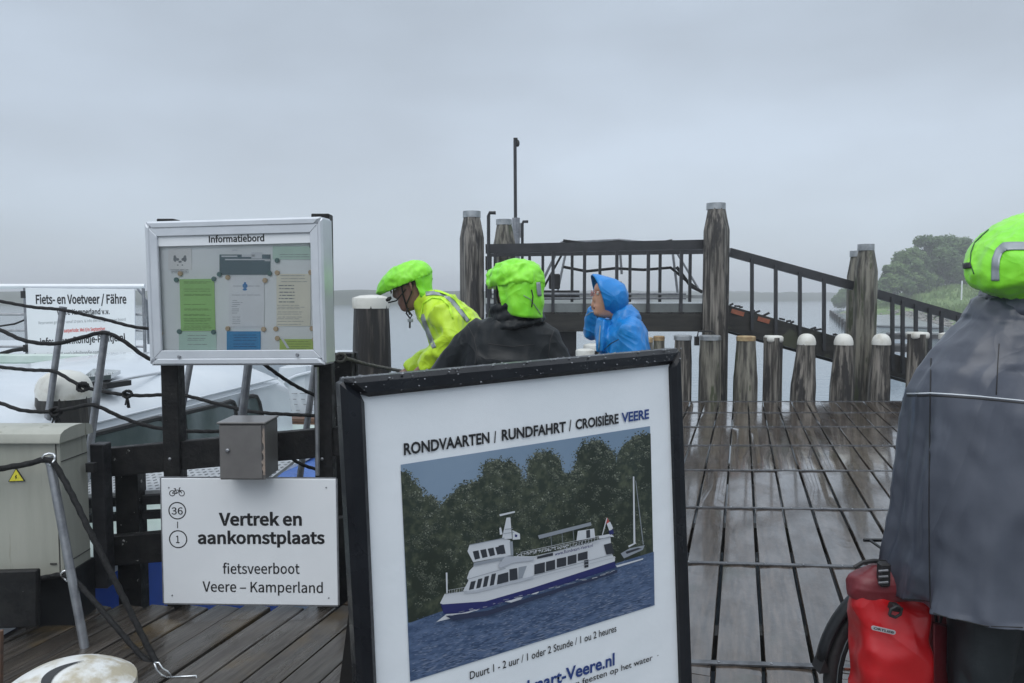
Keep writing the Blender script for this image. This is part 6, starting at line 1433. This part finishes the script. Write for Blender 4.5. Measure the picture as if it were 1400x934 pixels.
# ================================================================== bicycle and pannier
bw = p4(1278, 945, .25); bw.z = .365
Yb = 2.42; wx = P(1280, 945, Yb).x; WR = .365
bike = empty('bicycle', (wx+.5, Yb, 0), 'black bicycle whose rear wheel and mudguard show left of the poncho', 'bicycle')
tyre_m = mat('tyre_rubber', (.014, .014, .015), (.03, .03, .032), rough=.6, scale=30)
def wheel(x):
    n = 48; c = V((x, Yb, WR))
    def circ(r, th, thy=None): 
        return [c+V((r*math.cos(2*math.pi*i/n), 0, r*math.sin(2*math.pi*i/n))) for i in range(n+1)]
    w = empty('wheel', c); w.parent = bike; w.matrix_world = Matrix.Translation(c); w.location = c-WM[bike].translation
    mb = MB(); mb.tube(circ(WR-.022, 0), .022, 10, ref=(0, 1, 0)); mb.build('tyre', tyre_m, w, smooth=.9)
    mb = MB(); mb.tube(circ(WR-.050, 0), [(.012, .010)]*(n+1), 8, ref=(0, 1, 0)); mb.build('rim', black_m, w, smooth=.7)
    mb = MB(); mb.tube(circ(WR-.036, 0), [(.022, .0025)]*(n+1), 6, ref=(0, 1, 0)); mb.build('reflective_rim_line', refl_m, w, smooth=.7)
    mb = MB(); mb.tube([c-V((0, .035, 0)), c+V((0, .035, 0))], .02, 12); mb.build('hub', steel_m, w, smooth=.7)
    mb = MB()
    for i in range(32):
        a = 2*math.pi*i/32; s_ = 1 if i % 2 else -1; a2 = a+.9*(1 if i % 4 < 2 else -1)
        mb.tube([c+V((.018*math.cos(a2), .03*s_, .018*math.sin(a2))), c+V(((WR-.055)*math.cos(a), 0, (WR-.055)*math.sin(a)))], .0011, 4)
    mb.build('spokes', steel_m, w, kind='stuff')
    mb = MB(); a = R(172); q = c+V(((WR-.09)*math.cos(a), -.01, (WR-.09)*math.sin(a))); mb.beam(q-V((.03, 0, 0)), q+V((.02, 0, -.002)), .006, .006); mb.build('spoke_reflector', or_m, w)
wheel(wx); wheel(wx+1.08)
mb = MB(); n = 28; rs = []
for i in range(n+1):
    a = R(170-i*150/n); r = WR+.022; cc_ = V((wx, Yb, WR)); e_ = V((math.cos(a), 0, math.sin(a)))
    rs.append([cc_+e_*(r-.010)+V((0, -.030, 0)), cc_+e_*(r+.004)+V((0, -.018, 0)), cc_+e_*(r+.008), cc_+e_*(r+.004)+V((0, .018, 0)), cc_+e_*(r-.010)+V((0, .030, 0))])
mb.rings(rs, cap=False, closed=False); mg = mb.build('mudguard', black_m, bike, smooth=.8); s_ = mg.modifiers.new('s', 'SOLIDIFY'); s_.thickness = .003
a = R(170); q = V((wx, Yb, WR))+V((math.cos(a), 0, math.sin(a)))*(WR+.02); mb = MB(); mb.prism([q+V((.005, -.032, .01)), q+V((-.012, -.032, -.035)), q+V((.022, -.032, -.03))], (0, .064, 0)); mb.build('mud_flap', rubber_m, mg)
for pts, r, nm in (([(wx, .365), (wx+.43, .30)], .012, 'chain_stay'), ([(wx, .365), (wx+.33, .80)], .010, 'seat_stay'), ([(wx+.43, .30), (wx+.30, .88)], .017, 'seat_tube'), ([(wx+.43, .30), (wx+.86, .80)], .021, 'down_tube'), ([(wx+.32, .80), (wx+.84, .88)], .018, 'top_tube'), ([(wx+.88, .76), (wx+.83, 1.02)], .020, 'head_tube'), ([(wx+.88, .76), (wx+1.02, .50), (wx+1.08, .365)], .014, 'fork'), ([(wx+.27, .96), (wx+.30, .86)], .014, 'seat_post')):
    mb = MB(); mb.tube([(x, Yb, z) for x, z in pts], r, 10); mb.build(nm, black_m, bike, smooth=.7)
mb = MB(); mb.tube([(wx+.10, Yb, .985), (wx+.18, Yb, .99), (wx+.27, Yb, .985), (wx+.40, Yb, .975)], [(.018, .06), (.024, .075), (.018, .045), (.012, .02)], 12, ref=(0, 0, 1)); mb.build('saddle', rubber_m, bike, smooth=.9)
mb = MB(); mb.tube([(wx+.74, Yb-.28, 1.06), (wx+.80, Yb-.18, 1.07), (wx+.83, Yb, 1.05), (wx+.80, Yb+.18, 1.07), (wx+.74, Yb+.28, 1.06)], .013, 8); mb.build('handlebar', black_m, bike, smooth=.7)
mb = MB(); mb.tube([(wx+.43, Yb-.05, .30), (wx+.43, Yb-.07, .30), (wx+.47, Yb-.08, .14)], .011, 6); mb.box((wx+.47, Yb-.13, .14), (.09, .08, .02)); mb.tube([(wx+.43, Yb+.05, .30), (wx+.39, Yb+.08, .46)], .011, 6); mb.box((wx+.39, Yb+.13, .46), (.09, .08, .02)); mb.build('crank_and_pedals', black_m, bike)
mb = MB()
for s_ in (-.06, .06): mb.tube([(wx-.22, Yb+s_, .80), (wx+.20, Yb+s_, .80), (wx+.30, Yb+s_*.4, .80)], .006, 6); mb.tube([(wx, Yb+s_*.9, .37), (wx-.08, Yb+s_, .80)], .005, 6); mb.tube([(wx, Yb+s_*.9, .37), (wx+.10, Yb+s_, .80)], .005, 6)
for x in (-.2, 0, .15): mb.tube([(wx+x, Yb-.06, .80), (wx+x, Yb+.06, .80)], .005, 6)
mb.build('carrier_rack', black_m, bike)

red_m = mat('red_tarpaulin', (.50, .008, .012), (.42, .006, .010), rough=.30, scale=4, bump=.008, bscale=4, ridge=True, coat=.2)
dred_m = mat('dull_dark_red', (.17, .02, .028), (.13, .015, .02), rough=.45, scale=5, bump=.005, bscale=10)  # roll top's own colour; on the bag sides it stands in for shadow
Yp_ = 2.24
pan = empty('pannier_bag', (P(1216, 900, Yp_).x, Yp_, .3), 'red roll top pannier bag with grey pill shaped badge', 'bag')
def pan_rings(levs, nn=80, seed=1):
    rs = []
    for py, xa, xb, dp in levs:
        a, b_ = P(xa, py, Yp_+dp*.42), P(xb, py, Yp_-dp*.3); z = a.z; hx = (b_.x-a.x)/2; mx_c = (a.x+b_.x)/2; r = []
        for j in range(nn):
            t_ = 2*math.pi*j/nn; cs, sn2 = math.cos(t_), math.sin(t_); x = hx*math.copysign(abs(cs)**.5, cs); y = dp/2*math.copysign(abs(sn2)**.6, sn2)
            q = V((mx_c+x, Yp_+y, z)); k = .006*(1-abs(noise.noise(q*9+V((seed, q.x*6, 0))))*3.2)+.004*noise.noise(V((q.x*10+q.z*14, q.y*9, q.z*8))); r.append(q+V((x, y, 0)).normalized()*k+V((0, 0, k)))
        rs.append(r)
    return rs
def dens(l, m_=5):
    o = []
    for a, b_ in zip(l, l[1:]):
        for k in range(m_): o.append(tuple(a[i]+(b_[i]-a[i])*k/m_ for i in range(4)))
    return o+[l[-1]]
mb = MB(); mb.rings(pan_rings(dens([(1010, 1168, 1268, .10), (1004, 1160, 1276, .15), (985, 1157, 1279, .17), (934, 1155, 1279, .175), (895, 1154, 1278, .175), (865, 1155, 1276, .17), (848, 1155, 1275, .16), (836, 1155, 1275, .145), (824, 1154, 1274, .125), (812, 1154, 1272, .105), (804, 1154, 1270, .09), (798, 1155, 1268, .08)]))); pb = mb.build('bag_body', red_m, pan, smooth=True)
mb = MB(); mb.rings(pan_rings(dens([(809, 1154, 1270, .090), (802, 1153, 1270, .096), (794, 1154, 1268, .104), (786, 1158, 1266, .100), (779, 1165, 1263, .085), (774, 1175, 1258, .06), (770, 1190, 1250, .03)]), seed=6)); rt = mb.build('roll_top', dred_m, pan, smooth=True)
trp = bvh(pb)
mb = MB(); mb.tube([P(x, y, Yp_-.0) for x, y in ((1168, 776), (1180, 769), (1195, 767), (1210, 769), (1216, 776))], .007, 6); mb.build('closing_strap', rubber_m, pan, smooth=.7)
mb = MB(); mb.box(P(1208, 785, Yp_-.05), (.03, .03, .07)); mb.build('side_buckle', rubber_m, pan, bevel=.005)
mb = MB()
for y in (781, 789, 797): mb.tube([P(1201, y, Yp_-.07), P(1214, y-1, Yp_-.07)], .0035, 5)
mb.build('buckle_bar', steel_m, pan)
dr = [(1216, 841), (1218, 833), (1226, 829), (1233, 832), (1231, 840), (1224, 844), (1216, 841)]
yf = Yp_-.098
mb = MB(); mb.tube([P(x, y, yf) for x, y in dr], .0045, 7); mb.build('d_ring', rubber_m, pan, smooth=.8)
mb = MB(); mb.prism([P(1219, 836, yf+.004), P(1222, 827, yf+.004), (P(1233, 829, yf+.004)), P(1231, 838, yf+.004)], (0, .03, 0)); mb.build('strap_tab', rubber_m, pan, bevel=.003)
bs = Sheet(P(1191, 857.5, yf+.003), P(1224, 865, yf+.003)-P(1191, 857.5, yf+.003), (0, 0, 1))
bd = empty('badge', (0, 0, 0)); bd.parent = pan; WM[bd] = bs.m; bd.matrix_parent_inverse = Matrix.Identity(4); bd.matrix_local = WM[pan].inverted() @ bs.m
w_ = (P(1224, 865, yf)-P(1191, 857.5, yf)).length; h_ = .0062; pts = [V((w_/2+(w_/2-h_)*s_+h_*math.cos(a), h_*math.sin(a), 0)) for s_, a0 in ((1, -90), (-1, 90)) for a in [R(a0+22.5*i) for i in range(9)]]
mb = MB(); mb.prism(pts, (0, 0, .003)); mb.build('badge_plate', mat('badge_grey', (.38, .38, .40), rough=.35), bd, local=True)
obj_text(bs, 'ORTLIEB', (h_*.9, -.0030), (w_-h_*.9, -.0030), .006, ink_m, bd, bold=.03, lift=.0036)
# second bag behind, its shadow put into the dark red, with reflector
pan2 = empty('pannier_bag', (P(1290, 900, 2.62).x, 2.62, .3), 'dark red pannier in shadow between the bright red bag and the trousers', 'bag')
mb = MB(); q = P(1291, 900, 2.62)
rs = [[V((q.x+.02+hx*math.copysign(abs(math.cos(t_))**.5, math.cos(t_)), 2.60+.09*math.copysign(abs(math.sin(t_))**.6, math.sin(t_)), z)) for t_ in [2*math.pi*j/28 for j in range(28)]] for hx, z in ((.10, .33), (.13, .36), (.14, .5), (.14, .62), (.13, .70), (.10, .74))]
mb.rings(rs); mb.build('bag_body', dred_m, pan2, smooth=.8)
# side of the near bag as a panel, shadow painted in as dark red
mb = MB(); mb.prism([P(1277, 852, 2.2), P(1303, 858, 2.25), P(1306, 934, 2.25), P(1306, 990, 2.25), P(1277, 990, 2.2)], (0, .02, 0)); mb.build('shaded_side_panel', dred_m, pan, bevel=.004)
mb = MB(); mb.prism([P(1299, 893, 2.23), P(1305, 890, 2.23), P(1304, 924, 2.23), P(1297, 927, 2.23), P(1293, 915, 2.23), P(1294, 900, 2.23)], (0, .006, 0)); mb.build('reflector', mat('grey_reflector', (.3, .31, .31), rough=.3), pan)

# ================================================================== damp air over the water
hzm = bpy.data.materials.new('haze'); hzm.use_nodes = True; t = hzm.node_tree; t.nodes.clear()
o_ = t.nodes.new('ShaderNodeOutputMaterial'); pv = t.nodes.new('ShaderNodeVolumePrincipled'); pv.inputs['Density'].default_value = .0024; pv.inputs['Color'].default_value = (.93, .96, 1.0, 1); pv.inputs['Anisotropy'].default_value = .0
t.links.new(pv.outputs[0], o_.inputs['Volume'])
mb = MB(); mb.box((0, 250, 6.0), (1400, 1000, 17)); hz = mb.build('haze', hzm); hz['kind'] = 'stuff'
